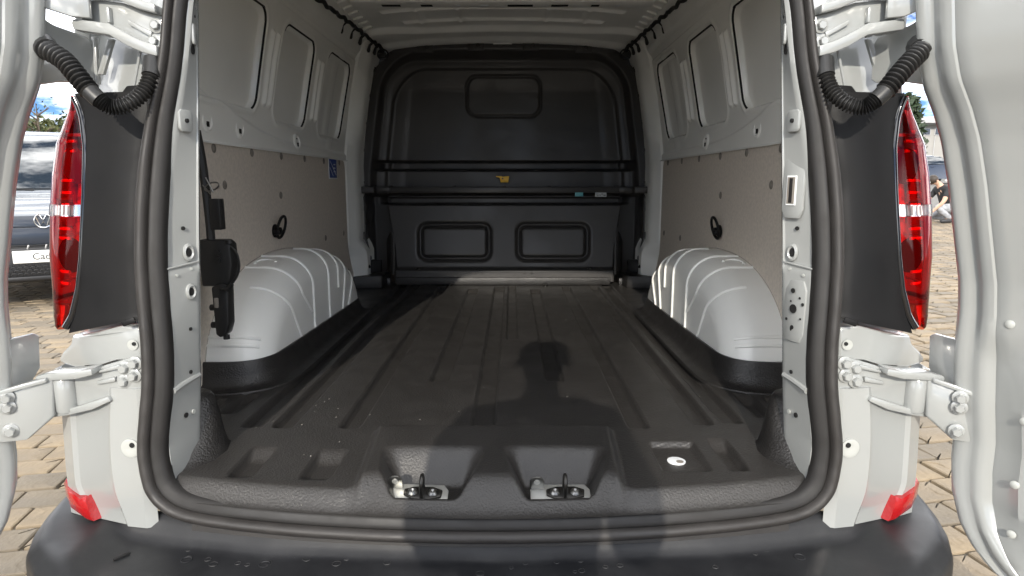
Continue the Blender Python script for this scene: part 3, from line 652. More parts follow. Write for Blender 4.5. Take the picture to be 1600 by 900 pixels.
# ---- black lamp housings and tail lights
def lamp(s):
    # housing between the seal and the lamp
    rows = []
    for z in np.linspace(.880, 1.368, 40):
        y = seal_y(.69, z); xs = itp(z, XS) + .046
        xo = itp(z, [(.87, .886), (.90, .874), (.95, .856), (1.04, .842), (1.17, .827), (1.26, .819), (1.32, .821), (1.37, .835)])
        b = math.sin(max(0, min(1, (z - .872) / .52)) * math.pi) ** .4
        zt = z
        row = []
        for k in np.linspace(0, 1, 12):
            x = xs - .004 + (xo - xs + .004) * k
            d = -.020 + .012 * ss(.0, .22, k) + .010 * k * b + .004 * b * math.sin(k * math.pi)
            sl_ = .045 * (1 - k) * float(ss(.93, .872, z)) - .0
            row.append((x, y + .012 - d + .030 * k ** 1.5, zt + sl_))
        row.append((xo + .004, row[-1][1] + .03, zt)); rows.append(row)
    hs = MB().loft(rows).build('lamp_housing', 'black_plastic', van, s, ang=40)
    # bracket flap at the top
    mb = MB(); mb.prism([(.655, 1.305, 1.382), (.717, 1.312, 1.380), (.738, 1.318, 1.360), (.778, 1.326, 1.367), (.815, 1.330, 1.352), (.815, 1.330, 1.325), (.655, 1.305, 1.325)], (0, .012, 0), .003); mb.build('flap', 'black_plastic', hs, s)
    e = MB().box((.725, seal_y(.69, .92) - .003, .915), (.028, .004, .012), .002, Matrix.Rotation(R(20 * 1), 4, 'Y')); e.build('clip_tab', 'black_plastic', hs, s)
    # lens outline: inner and outer edge by height
    IN = [(.885, .897), (.917, .876), (.972, .859), (1.04, .847), (1.17, .832), (1.262, .824), (1.319, .827), (1.345, .834), (1.366, .844)]
    OUT = [(.885, .928), (.890, .940), (.911, .950), (.96, .955), (1.036, .960), (1.131, .953), (1.205, .943), (1.27, .927), (1.315, .898), (1.35, .870), (1.366, .856)]
    def sec(z, off=0., n=16):
        xi, xo = itp(z, IN), itp(z, OUT); y = seal_y(.69, z); row = []
        for k in np.linspace(0, 1, n):
            a = k * math.pi * .5
            x = xi + (xo - xi) * (math.sin(a) ** .85); yy = y + .052 + .010 + .115 * (1 - math.cos(a)) ** 1.25 - .010 * math.sin(min(1, k * 4) * math.pi / 2)
            row.append((x - off * math.sin(a), yy + off, z))
        row.append((xo - .004 - off, y + .26, z)); return row
    def shell(name, z0, z1, m, par, off=0., lab=None, k0=0, k1=None, n=16, nz_=24):
        rows = [sec(z, off, n)[k0:k1] for z in np.linspace(z0, z1, nz_)]
        return MB().loft(rows).build(name, m, par, s, ang=50, label=lab)
    tl = shell('tail_light', .886, 1.366, 'red_back', van, .040, 'tall red tail light')
    shell('lens_lower', .886, .942, 'smoke_red', tl)
    shell('lens', .942, 1.122, 'red_glass', tl); shell('lens', 1.146, 1.288, 'red_glass', tl); shell('lens_tip', 1.288, 1.365, 'pink_glass', tl)
    shell('reverse_lens', 1.122, 1.146, 'clear_glass', tl, -.0012)
    shell('reverse_reflector', 1.120, 1.148, 'silver_refl', tl, .014)
    for k in range(9):                                   # ribs of the clear strip
        a = sec(1.124, .006)[3 + k]; b = sec(1.144, .006)[3 + k]; MB().tube([a, b], .0026, 6).build('prism_rib', 'white_lens', tl, s)
    # inside: reflector bowls, light guides, red fins
    for zc, m in ((1.225, 'bowl'), (1.04, 'bowl')):
        c = np.array(sec(zc, .030)[4]); mb = MB(); mb.lathe([(.004, .010), (.012, .004), (.019, -.004), (.024, -.014)], c, (.35, 1, 0), 26)
        for i, v in enumerate(mb.V): mb.V[i] = (v[0], v[1], zc + (v[2] - zc) * 1.55)
        mb.build('reflector_bowl', m, tl, s)
        MB().sphere((c[0], c[1] - .002, zc), .011, 12).build('bulb', 'white_lens', tl, s)
    shell('light_guide', .965, 1.110, 'red_inner', tl, .012, k0=9, k1=14); shell('light_guide', 1.158, 1.290, 'red_inner', tl, .012, k0=9, k1=14)
    for zc in (1.075, 1.095, 1.005, .98, 1.17, 1.195, 1.255, 1.275):
        r = sec(zc, .016)[3:15]; MB().tube(r, .0035, 6).build('fin', 'red_inner', tl, s)
    shell('light_guide', 1.292, 1.348, 'red_inner', tl, .012, k0=6, k1=14); shell('light_guide', .892, .936, 'red_inner', tl, .010, k0=3, k1=13)
    shell('divider', .938, .946, 'red_dark', tl, .002); shell('divider', 1.284, 1.290, 'red_dark', tl, .002)
    mb = MB(); mb.tube([(sec(z)[0][0] - .006, sec(z)[0][1] - .016, z) for z in np.linspace(.892, 1.360, 50)], .0075, 10); mb.build('bezel', 'gloss_black', tl, s)
lamp(1); lamp(-1)

# ---- bumper
def build_bumper():
    xs = np.linspace(-1, 1, 161); rows = []
    OUTC = [(0, .985), (.5, 1.0), (.70, 1.035), (.80, 1.085), (.86, 1.125), (.92, 1.185), (.96, 1.26), (.985, 1.33), (1.005, 1.41), (1.012, 1.6)]
    def outl(k):          # k in -1..1 along the outer rim
        a = abs(k); sg = 1 if k >= 0 else -1
        tt = [0, .40, .58, .68, .74, .80, .86, .90, .94, 1.0]
        return sg * np.interp(a, tt, [o[0] for o in OUTC]), np.interp(a, tt, [o[1] for o in OUTC])
    def inn(k):
        a = abs(k); sg = 1 if k >= 0 else -1
        tt = [0, .40, .62, .72, .80, .86, .92, 1.0]
        return sg * np.interp(a, tt, [0, .44, .66, .74, .83, .88, .915, .94]), np.interp(a, tt, [1.20, 1.225, 1.262, 1.275, 1.31, 1.36, 1.43, 1.6])
    for k in xs:
        ox, oy = outl(k); ix, iy = inn(k); a = abs(ix)
        row = []
        pad = 1 - float(ss(.72, .80, abs(ox) * .5 + abs(ix) * .5))
        for f in np.linspace(0, 1, 22):
            x, y = ix + (ox - ix) * f, iy + (oy - iy) * f
            pd = 1 - float(ss(.745, .83, abs(x)))
            z = .474 + .026 * (1 - float(ss(.02, .14, f))) * (1 - float(ss(.74, .86, abs(x)))) - .022 * pd * float(ss(.10, .22, f)) - .004 * float(ss(.80, .96, f)) * (1 - pd) - .010 * float(ss(.93, 1., f))
            row.append((x, y, z))
        sgx = np.sign(ox) if abs(ox) > 1e-6 else 0
        nx, ny = (ox * .9, -.6) if abs(ox) > .85 else (ox * .25, -1); l = math.hypot(nx, ny); nx, ny = nx / l, ny / l
        zt = row[-1][2]
        for dx, dz in ((.006, -.003), (.011, -.010), (.013, -.022), (.014, -.06), (.010, -.16), (-.02, -.24)): row.append((ox + nx * dx, oy + ny * dx, zt + dz))
        rows.append(row)
    b = MB().loft(rows).build('rear_bumper', 'bumper', van, ang=50); b['label'] = 'dark grey plastic rear bumper with a step pad'
    # clips and scuffs on the step pad
    for x, y in ((-.60, 1.165), (-.44, 1.150), (.62, 1.175)):
        MB().lathe([(.011, 0), (.011, .0012), (.0095, .0016), (.0085, .0006), (0, .0006)], (x, y, .4525), (0, 0, 1), 20).build('clip', 'bumper', b)
    MB().box((-.735, 1.175, .4545), (.006, .030, .004), .001, Matrix.Rotation(R(-38), 4, 'Z')).build('slot', 'hole', b)
    # painted sill under the seal
    rows = []
    for x in np.linspace(-.62, .62, 60):
        y = seal_y(x, .50); rows.append([(x, y + .03, .515), (x, y + .008, .500), (x, y + .004, .478), (x, y + .03, .462)])
    MB().loft(rows).build('sill', 'rubber', van)
build_bumper()
mat('speck', (.20, .19, .17), .8); mat('mark', (.026, .026, .027), .6)
e = MB()
for k in range(46):
    x, y = random.uniform(-.6, .6), random.choice((random.uniform(1.30, 1.9), random.uniform(1.3, 3.6))); r_ = random.uniform(.0008, .0018)
    if abs(x) < .30 and y < 1.56: continue
    e.add([(x - r_, y - r_ * random.random(), ZF + .0015), (x + r_ * random.random(), y - r_, ZF + .0015), (x + r_, y + r_ * .6, ZF + .0025), (x, y + r_, ZF + .0035)], [(0, 1, 2, 3)])
e.build('grit', 'speck', floor_liner, smooth=False)['kind'] = 'stuff'
e = MB()
for k in range(30):
    x = random.uniform(-.62, .62); y = 1.175 - .055 * random.random() + .04 * (x / .62) ** 2; r_ = random.uniform(.004, .009)
    e.tube([(x + r_ * math.cos(a), y + r_ * math.sin(a) * random.uniform(.9, 1.1), .4526) for a in np.linspace(0, 6.2832, 15)[:-1]], .0007, 4, closed=True)
e.build('water_mark', 'mark', bpy.data.objects['rear_bumper'])['kind'] = 'stuff'
# closing sheets: under-floor and roof, so no light leaks in
def roof():
    yy = np.concatenate([np.linspace(1.33, 2.9, 40), np.linspace(2.92, 3.99, 270)]); xx = np.linspace(-.76, .76, 150)
    X, Y = np.meshgrid(xx, yy); a = np.abs(X) / .76
    Z = 2.035 - .045 * a ** 2.4 - .015 * a ** 8
    for y0, hw_ in ((3.27, .60), (3.50, .53), (2.7, .6), (2.4, .6)):
        d = np.where(np.abs(X) < hw_, 1, 0); jog = .012 * np.exp(-((np.abs(X) - .22) / .02) ** 2) + .012 * np.exp(-((np.abs(X) - .42) / .02) ** 2)
        Z = Z - .016 * np.exp(-((Y - y0 + jog) / .009) ** 2) * ss(hw_, hw_ - .02, np.abs(X))
    for x0 in (-.42, -.22, .22, .42): Z = Z - .007 * np.exp(-((X - x0) / .012) ** 2) * ss(3.1, 3.15, Y) * ss(3.62, 3.58, Y)
    bend = 3.66 - .10 * ss(.40, .70, np.abs(X))
    Z = Z - .028 * ss(bend - .02, bend + .03, Y) - .020 * ss(3.78, 3.86, Y)
    r = grid('roof_panel', np.stack([X, Y, Z], -1), 'roof_paint', van)
    # cross member with slots
    MB().box((0, 3.045, 2.000), (1.36, .10, .040), .008).build('cross_member', 'roof_paint', r)
    for x in (-.50, -.34, -.20, -.08, .06, .10, .26, .42, .52): MB().box((x, 3.055, 1.9805), (.055 + .03 * math.sin(x * 9), .030, .004), .001).build('slot', 'hole' if int(x * 50) % 2 else 'sticker_white', r)
    MB().box((-.01, 3.88, 1.988), (.11, .02, .012), .003).build('clip', 'roof_paint', r)
    MB().box((0, 1.35, 1.915), (1.36, .05, .22), .02).build('cross_member', 'roof_paint', r)
    # outer roof skin
    rows = []
    for y in np.linspace(1.30, 5.2, 20):
        e = .05 * max(0, (1.6 - y) / .3) ** 2; rows.append([(x, y, 2.12 - .10 * (abs(x) / .85) ** 3 - e) for x in np.linspace(-.85, .85, 31)])
    MB().loft(rows).build('roof_skin', 'paint_sun_dimmed', van, ang=60)
    rows = [[(x, 1.315, z) for z in np.linspace(1.80, 2.06, 4)] for x in np.linspace(-.78, .78, 20)]
    MB().loft(rows).build('rear_header', 'paint_sun_dimmed', van)
    for s in (-1, 1):
        rows = [[(.735, y, 1.985), (.76, y, 1.995), (.80, y, 2.02), (.80, y, 2.06)] for y in np.linspace(1.33, 3.95, 20)]; MB().loft(rows).build('roof_rail', 'roof_paint', van, s)
        for y in np.linspace(2.9, 3.8, 10):
            MB().box((.705, y, 1.984), (.05, .03, .012), .004, Matrix.Rotation(R(20), 4, 'Y')).build('stamping', 'roof_paint', r, s)
    MB().box((0, 2.72, .50), (1.76, 2.50, .02)).build('underfloor', 'bulk_dark', van)
    MB().box((0, 5.2, 1.0), (1.85, .04, 1.5)).build('cab_wall', 'paint_sun_dimmed', van)
roof()
# wiring harness with its clips along the roof edges
def harness(s):
    P = smooth_path([(.760, 2.75, 1.94), (.752, 2.95, 1.945), (.745, 3.12, 1.950), (.735, 3.28, 1.952), (.728, 3.45, 1.955), (.716, 3.60, 1.950), (.700, 3.72, 1.945), (.690, 3.80, 1.935), (.72, 3.84, 1.90)], 70)
    P = [p + Vector((.004 * math.sin(i * .9), 0, .004 * math.cos(i * 1.3))) for i, p in enumerate(P)]
    h = MB().tube(P, .0095, 8).build('wiring_harness', 'harness', van, s)
    for k in (22, 30, 38, 46, 53):
        p = P[k]; MB().tube([p, p + Vector((.02, .004, -.016)), p + Vector((.028, .006, -.042)), p + Vector((.028, .006, -.052))], [.007, .007, .010, .006], 7).build('clip', 'harness', h, s)
    e = MB().tube([P[62] + Vector((-.03 * math.sin(a), 0, -.02 + .028 * math.cos(a))) for a in np.linspace(0, 6.28, 18)], .0045, 6); e.box(tuple(P[66] + Vector((-.01, -.01, 0))), (.05, .03, .03), .008); e.build('connector', 'harness', h, s)
harness(1); harness(-1)

# ---- rear doors
DOORX = [(.36, .955), (.68, .953), (.76, .942), (.84, .934), (.946, .931), (1.0, .925), (1.086, .906), (1.185, .884), (1.27, .861), (1.323, .840), (1.375, .814), (1.433, .798), (1.523, .786), (1.70, .765), (1.90, .72), (2.0, .68)]
def door(s, dx, alpha):
    d = Vector((math.sin(R(alpha)), -math.cos(R(alpha)), 0)); n = Vector((math.cos(R(alpha)), math.sin(R(alpha)), 0))   # along the door, and to its outside
    WD = .66
    rows = []
    for z in np.concatenate([np.linspace(.385, .60, 22), np.linspace(.62, 1.98, 90)]):
        z = float(z); x0 = itp(max(z, .60), DOORX) + dx + .0 * z
        s0 = itp(z, [(.385, .20), (.392, .16), (.405, .12), (.43, .08), (.46, .05), (.50, .025), (.56, .006), (.62, 0)])
        base = Vector((x0, 1.25, z))
        br = float(ss(.48, .385, z))
        P = lambda u, v: base + d * u + n * v
        u0 = s0; bead = .012 * math.exp(-((z - .87) / .05) ** 2)
        waist = .020 * float(ss(.92, .84, z)) * float(ss(.44, .56, z))
        sh = float(ss(1.46, 1.38, z))
        row = [P(u0 - .012, .058), P(u0 - .018, .050), P(u0 - .016, .043), P(u0 - .006, .036), P(u0 - .004, .018), P(u0 - .001, .007), P(u0 + .005, .001), P(u0 + .012, -.001), P(u0 + .022, .0005), P(u0 + .032, .002), P(u0 + .037, .0005),
               P(u0 + .043, -.006 + waist * .2), P(u0 + .049, -.010 + waist * .4), P(u0 + .058, -.0115 + waist * .6), P(u0 + .066, -.0115 + waist), P(u0 + .070, -.0090 + waist), P(u0 + .075, -.0115 + waist), P(u0 + .095, -.0120 + waist * .8), P(u0 + .12, -.012 + bead), P(u0 + .20, -.012), P(u0 + .30, -.012), P(max(u0 + .31, .56), -.010), P(WD - .05, .000), P(WD - .01, .006), P(WD, .03), P(WD - .003, .060)]
        mid = .030 * math.sin(math.pi * min(1, max(0, (z - .385) / 1.6)))
        row += [P(WD * .75, .062 + mid * .5), P(WD * .5, .064 + mid * .6), P(WD * .25 + u0 * .5, .064 + mid * .5)]
        rows.append(row)
    o = MB().loft(rows, closed=True, cap=True).build('rear_door', 'paint_sun_dimmed', van, s, ang=32)
    o['label'] = 'opened white rear door on the ' + ('right' if s > 0 else 'left')
    # wing of the outer skin that reaches forward above and below the lamp
    X = lambda z: itp(z, DOORX) + dx
    mb = MB(); pts = [(-.004, 1.56), (.030, 1.535), (.034, 1.510), (.060, 1.496), (.125, 1.482), (.132, 1.47), (.132, 1.400), (.120, 1.392), (.06, 1.389), (.02, 1.380), (-.05, 1.355), (-.06, 1.56)]
    mb.prism([(X(1.45) + .065 - u * .60, 1.285 + u * .62, z) for u, z in pts], (.012, .012, 0), .004)
    mb.build('door_edge', 'paint_sun_dimmed', o, s)
    mb = MB(); mb.prism([(X(.86) + .010 + u * -.12, 1.27 + u, z) for u, z in [(-.03, .878), (.05, .876), (.062, .868), (.055, .80), (.03, .775), (-.03, .70)]], (.010, .006, 0), .003); mb.build('door_edge', 'paint_sun_dimmed', o, s)
    # dark glazing trim high on the inner side
    mb = MB(); zc = 1.72; b0 = Vector((itp(1.55, DOORX) + dx, 1.25, 0))
    pts = [(.105, 1.56), (.115, 1.525), (.14, 1.50), (.18, 1.492), (.56, 1.492), (.60, 1.52), (.60, 1.86), (.56, 1.89), (.16, 1.89), (.115, 1.86)]
    mb.prism([tuple(b0 + d * u + n * (-.020 - .10 * (z - 1.5)) + Vector((0, 0, z))) for u, z in pts], tuple(n * .02), .008, 3); mb.build('window_trim', 'cap', o, s)
    # small plugs
    for u, z in ((.115, .62), (.125, .75), (.12, .52), (.093, .93)): 
        x0 = itp(max(z, .6), DOORX) + dx; p = Vector((x0, 1.25, z)) + d * u + n * -.012
        MB().lathe([(.008, 0), (.008, .002), (.005, .004), (0, .0042)], p, -n, 14).build('plug', 'paint_recess', o, s)
    return o, d, n
doorR, dR, nR = door(1, 0.0, 34); doorL, dL, nL = door(-1, .028, 34)

# ---- hinges
def hinges(s):
    dx = 0 if s > 0 else .025
    Y0 = 1.285
    # upper: channel arm with two bolts
    def arm(out, yf, th, bev=.004): return [(x, yf(x), z) for x, z in out]
    yu = lambda x: 1.300 + (x - .70) * .10
    yu = lambda x: 1.300 + (x - .63) * .10
    up = [(.628, 1.508), (.665, 1.518), (.706, 1.534), (.753, 1.540), (.790, 1.540), (.797, 1.512), (.793, 1.490), (.758, 1.484), (.726, 1.478), (.685, 1.458), (.655, 1.448), (.632, 1.440)]
    h = MB().prism([(x, yu(x), z) for x, z in up], (0, .018, 0), .004).build('hinge', 'paint_sun_dimmed', van, s, ang=30)
    mb = MB(); low = [(.630, 1.448), (.660, 1.458), (.690, 1.472), (.722, 1.490), (.755, 1.495), (.794, 1.500), (.798, 1.492), (.795, 1.480), (.757, 1.474), (.724, 1.469), (.688, 1.448), (.660, 1.436), (.630, 1.428)]
    mb.prism([(x, yu(x) - .028, z) for x, z in low], (0, .040, 0), .003)
    top = [(.630, 1.524), (.665, 1.534), (.706, 1.552), (.79, 1.560), (.79, 1.545), (.708, 1.536), (.668, 1.518), (.630, 1.508)]
    mb.prism([(x, yu(x) - .022, z) for x, z in top], (0, .034, 0), .003)
    mb.prism([(.648, yu(.65) - .008, 1.477), (.692, yu(.69) - .010, 1.500), (.694, yu(.69) - .010, 1.492), (.650, yu(.65) - .008, 1.467)], (0, .012, 0), .002)
    mb.build('hinge_web', 'paint_sun_dimmed', h, s, ang=30)
    mb = MB(); mb.box((.733, yu(.73) - .004, 1.510), (.008, .014, .03), .003); mb.build('hinge_web', 'paint_sun_dimmed', h, s)
    for p in ((.640, yu(.64) - .001, 1.489), (.646, yu(.64) - .001, 1.460)): MB().bolt(p, (0, -1, 0), .0080, .006).build('bolt', 'paint_sun_dimmed', h, s)
    mb = MB(); mb.lathe([(.015, -.036), (.017, -.032), (.017, .05), (.015, .055)], (.782, 1.30, 1.540), (0, 0, 1), 18); mb.build('knuckle', 'paint_sun_dimmed', h, s)
    X = itp(1.53, DOORX) + dx
    mb = MB(); mb.prism([(.758, 1.285, 1.500), (.756, 1.285, 1.575), (X + .065, 1.245, 1.575), (X + .065, 1.245, 1.528), (.785, 1.272, 1.500)], (.004, .016, 0), .003); mb.build('door_leaf', 'paint_sun_dimmed', h, s)
    MB().bolt((X + .022, 1.256, 1.542), (0, -1, 0), .0070, .006).build('bolt', 'paint_sun_dimmed', h, s)
    # lower: plate with four bolts, ribbed arm
    yl = lambda x: 1.262 + max(0, x - .74) * .16
    pl = [(.703, .838), (.735, .838), (.775, .826), (.815, .812), (.855, .806), (.905, .802), (.915, .790), (.905, .778), (.895, .770), (.893, .735), (.905, .718), (.87, .724), (.82, .738), (.775, .757), (.740, .764), (.715, .765), (.706, .775)]
    h2 = MB().prism([(x, yl(x), z) for x, z in pl], (0, .020, 0), .004).build('hinge', 'paint_sun_dimmed', van, s, ang=30)
    mb = MB()
    mb.prism([(x, yl(x) - .030, z) for x, z in [(.80, .822), (.85, .812), (.90, .808), (.930, .800), (.934, .792), (.925, .786), (.89, .792), (.84, .797), (.80, .808)]], (0, .042, 0), .004)
    mb.prism([(x, yl(x) - .016, z) for x, z in [(.78, .760), (.83, .742), (.88, .726), (.920, .714), (.918, .706), (.88, .713), (.82, .729), (.775, .750)]], (0, .028, 0), .003)
    mb.prism([(x, yl(x) - .008, z) for x, z in [(.765, .800), (.81, .788), (.81, .780), (.765, .789)]], (0, .012, 0), .003)
    mb.prism([(x, yl(x) - .010, z) for x, z in [(.75, .828), (.80, .812), (.80, .806), (.75, .818)]], (0, .012, 0), .003)
    mb.build('hinge_web', 'paint_sun_dimmed', h2, s, ang=30)
    MB().lathe([(.019, -.036), (.021, -.032), (.021, .032), (.019, .036)], (.885, 1.282, .755), (0, 0, 1), 20).build('knuckle', 'paint_sun_dimmed', h2, s)
    for p in ((.722, .828), (.744, .818), (.726, .802), (.748, .790)): MB().bolt((p[0], yl(p[0]) - .001, p[1]), (0, -1, 0), .0085, .007).build('bolt', 'paint_sun_dimmed', h2, s)
    X = itp(.74, DOORX) + dx
    mb = MB(); mb.prism([(.895, 1.262, .790), (.90, 1.260, .715), (.945, 1.238, .672), (X + .03, 1.225, .670), (X + .03, 1.225, .772), (.905, 1.258, .800)], (.004, .022, 0), .004)
    mb.prism([(.90, 1.250, .800), (X + .03, 1.216, .776), (X + .03, 1.216, .766), (.90, 1.250, .790)], (.004, .028, 0), .003); mb.build('door_leaf', 'paint_sun_dimmed', h2, s)
    for z in (.765, .745, .695): MB().bolt((X + .000, 1.232, z), (-.5, -1, 0), .0085, .008).build('bolt', 'paint_sun_dimmed', h2, s)
hinges(1); hinges(-1)

# ---- corrugated cable conduits between body and doors
def conduit(s):
    dx = 0 if s > 0 else .025
    ctrl = [(.646, 1.285, 1.424), (.643, 1.268, 1.390), (.651, 1.250, 1.358), (.669, 1.230, 1.335), (.693, 1.220, 1.328), (.708, 1.215, 1.337), (.729, 1.215, 1.357), (.753, 1.220, 1.386), (.780, 1.230, 1.413), (.806 + dx * .5, 1.246, 1.434), (.822 + dx, 1.275, 1.446)]
    P = smooth_path(ctrl, 420); r = []
    for i in range(420):
        t = i / 419
        if t < .10: q = .0165
        elif t < .52: q = .0118 + .0032 * math.sin((t - .10) * 2 * math.pi * 52)
        elif t < .595: q = .0158
        else: q = .0132 + .0044 * math.sin((t - .595) * 2 * math.pi * 42) + .002 * t
        if t > .90: q = .020 + .05 * (t - .90)
        r.append(q)
    c = MB().tube(P, r, 14).build('cable_conduit', 'conduit', van, s, ang=70); c['label'] = 'black corrugated cable sleeve running from body to door'
conduit(1); conduit(-1)

# ---- black jack mechanism on the left side behind the pillar
jk = empty('vehicle_jack', (-.775, 1.80, .80), 'black metal jack-like tool stowed upright behind the left door pillar', 'tool')
def jp(mb, name, m): 
    mb.V = [(v[0] + .80, v[1] - 1.62, v[2] - .80) for v in mb.V]; return mb.build(name, m, jk)
jp(MB().prism([(-.80, 1.58, 1.035), (-.770, 1.58, 1.035), (-.758, 1.58, 1.022), (-.757, 1.58, .965), (-.765, 1.58, .92), (-.775, 1.58, .905), (-.845, 1.58, .905), (-.848, 1.58, 1.035)], (0, .05, 0), .006), 'housing', 'conduit')
jp(MB().prism([(-.785, 1.57, .915), (-.768, 1.57, .905), (-.772, 1.57, .800), (-.782, 1.57, .770), (-.800, 1.57, .760), (-.812, 1.57, .770), (-.815, 1.57, .905)], (0, .045, 0), .006), 'shaft', 'conduit')
e = MB()
for z in (.845, .795): e.lathe([(.009, 0), (.009, .012), (.006, .014)], (-.814, 1.585, z), (-1, 0, 0), 10)
e.lathe([(.009, 0), (.009, .012)], (-.79, 1.59, .765), (0, 0, -1), 10); e.lathe([(.010, 0), (.010, .01)], (-.762, 1.585, 1.025), (0, 0, 1), 10); e.lathe([(.007, 0), (.007, .012)], (-.79, 1.58, 1.00), (0, -1, 0), 12); e.lathe([(.007, 0), (.007, .012)], (-.79, 1.58, .98), (0, -1, 0), 12)
jp(e, 'screw', 'conduit')
jp(MB().tube(smooth_path([(-.765, 1.585, 1.022), (-.744, 1.585, 1.00), (-.738, 1.585, .965), (-.746, 1.585, .935), (-.764, 1.585, .91)], 20), .0035, 7), 'cable', 'conduit')
jp(MB().tube([(-.785, 1.565, .905), (-.766, 1.562, .900), (-.750, 1.56, .915)], .0055, 8), 'lever', 'conduit')
jp(MB().box((-.800, 1.565, .862), (.012, .006, .028), .002), 'badge', 'cap')
jp(MB().box((-.795, 1.60, 1.105), (.030, .03, .085), .003), 'bracket', 'conduit')
jp(MB().tube(smooth_path([(-.835, 1.60, 1.33), (-.826, 1.60, 1.25), (-.822, 1.60, 1.18), (-.818, 1.60, 1.08), (-.818, 1.60, .95)], 16), .012, 8), 'strap', 'conduit')
jp(MB().tube([(-.800 + .020 * math.cos(a), 1.59, 1.180 + .012 * math.sin(a + .5)) for a in np.linspace(0, 6.28, 18)[:-1]], .0022, 6, closed=True).tube([(-.825, 1.59, 1.185), (-.800, 1.58, 1.160)], .002, 6).tube([(-.815, 1.59, 1.205), (-.795, 1.585, 1.165)], .002, 6), 'wire_clip', 'steel')

# ---- rear wheels (mostly hidden beneath)
def wheel(par, c, r, wd, s=1, spokes=5, nm='wheel', rim='zinc'):
    t = MB().lathe([(r * .62, -wd * .5), (r * .90, -wd * .52), (r * .98, -wd * .42), (r, -wd * .25), (r, wd * .25), (r * .98, wd * .42), (r * .90, wd * .52), (r * .62, wd * .5)], c, (1, 0, 0), 32).build(nm, 'conduit', par)
    e = MB().lathe([(r * .64, -wd * .3), (r * .66, wd * .46), (r * .60, wd * .42), (r * .57, wd * .1), (r * .1, wd * .08)], c, (s, 0, 0), 28)
    for k in range(spokes):
        a = 2 * math.pi * k / spokes
        p0 = Vector(c) + Vector((s * wd * .42, 0, 0)); dirv = Vector((0, math.cos(a), math.sin(a))); sd = Vector((0, -math.sin(a), math.cos(a)))
        e.prism([p0 + dirv * r * .08 + sd * r * .08, p0 + dirv * r * .62 + sd * r * .06, p0 + dirv * r * .62 - sd * r * .06, p0 + dirv * r * .08 - sd * r * .08], (-s * wd * .2, 0, 0), r * .02)
    e.build('rim', rim, t); return t
wheel(van, (.80, 2.5, .33), .33, .21, 1); wheel(van, (-.80, 2.5, .33), .33, .21, -1)
# ================================================================== THE PLACE AROUND THE VAN
def pave_mat(name, col, sc):
    m = mat(name, col, .85, var=.22, var_scale=sc, bump=('noise', 60, .55, .006), dirt=(9, .45, (col[0] * .62, col[1] * .60, col[2] * .56)))
pave_mat('paver_a', (.205, .165, .115), 5); pave_mat('paver_b', (.165, .138, .102), 4); pave_mat('paver_c', (.23, .182, .122), 6)
mat('joint', (.085, .073, .055), .95, var=.3, var_scale=20, bump=('noise', 90, .5, .004))
mat('asphalt', (.12, .112, .10), .9, var=.2, var_scale=3, bump=('noise', 80, .3, .004))
def gz(x, y):
    """ground height: level by the van, rising gently away to the right"""
    return .036 * np.clip(np.asarray(y) - 2.0, 0, 36) * ss(.6, 3.2, np.asarray(x, dtype=float))
def build_ground():
    ax = np.concatenate([-np.geomspace(3000, 14, 30), np.linspace(-13, 13, 90), np.geomspace(14, 3000, 30)])
    ay = np.concatenate([-np.geomspace(3000, 6, 25), np.linspace(-5, 45, 120), np.geomspace(46, 6000, 40)])
    X, Y = np.meshgrid(ax, ay); Z = gz(X, Y) - .010
    g = grid('ground', np.stack([X, Y, Z], -1), 'joint'); g['kind'] = 'structure'
    far = grid('road', np.stack([X, Y, Z + .014], -1)[np.ix_(range(len(ay)), range(len(ax)))], 'asphalt', keep=None)
    keep = ((np.abs(X[:-1, :-1]) > 11.5) | (Y[:-1, :-1] > 15.5) | (Y[:-1, :-1] < -4.5)) & (np.abs(X[:-1, :-1]) < 2900)
    bpy.data.objects.remove(far); far = grid('road', np.stack([X, Y, Z + .014], -1), 'asphalt', keep=keep); far['kind'] = 'structure'
    return g
ground = build_ground()
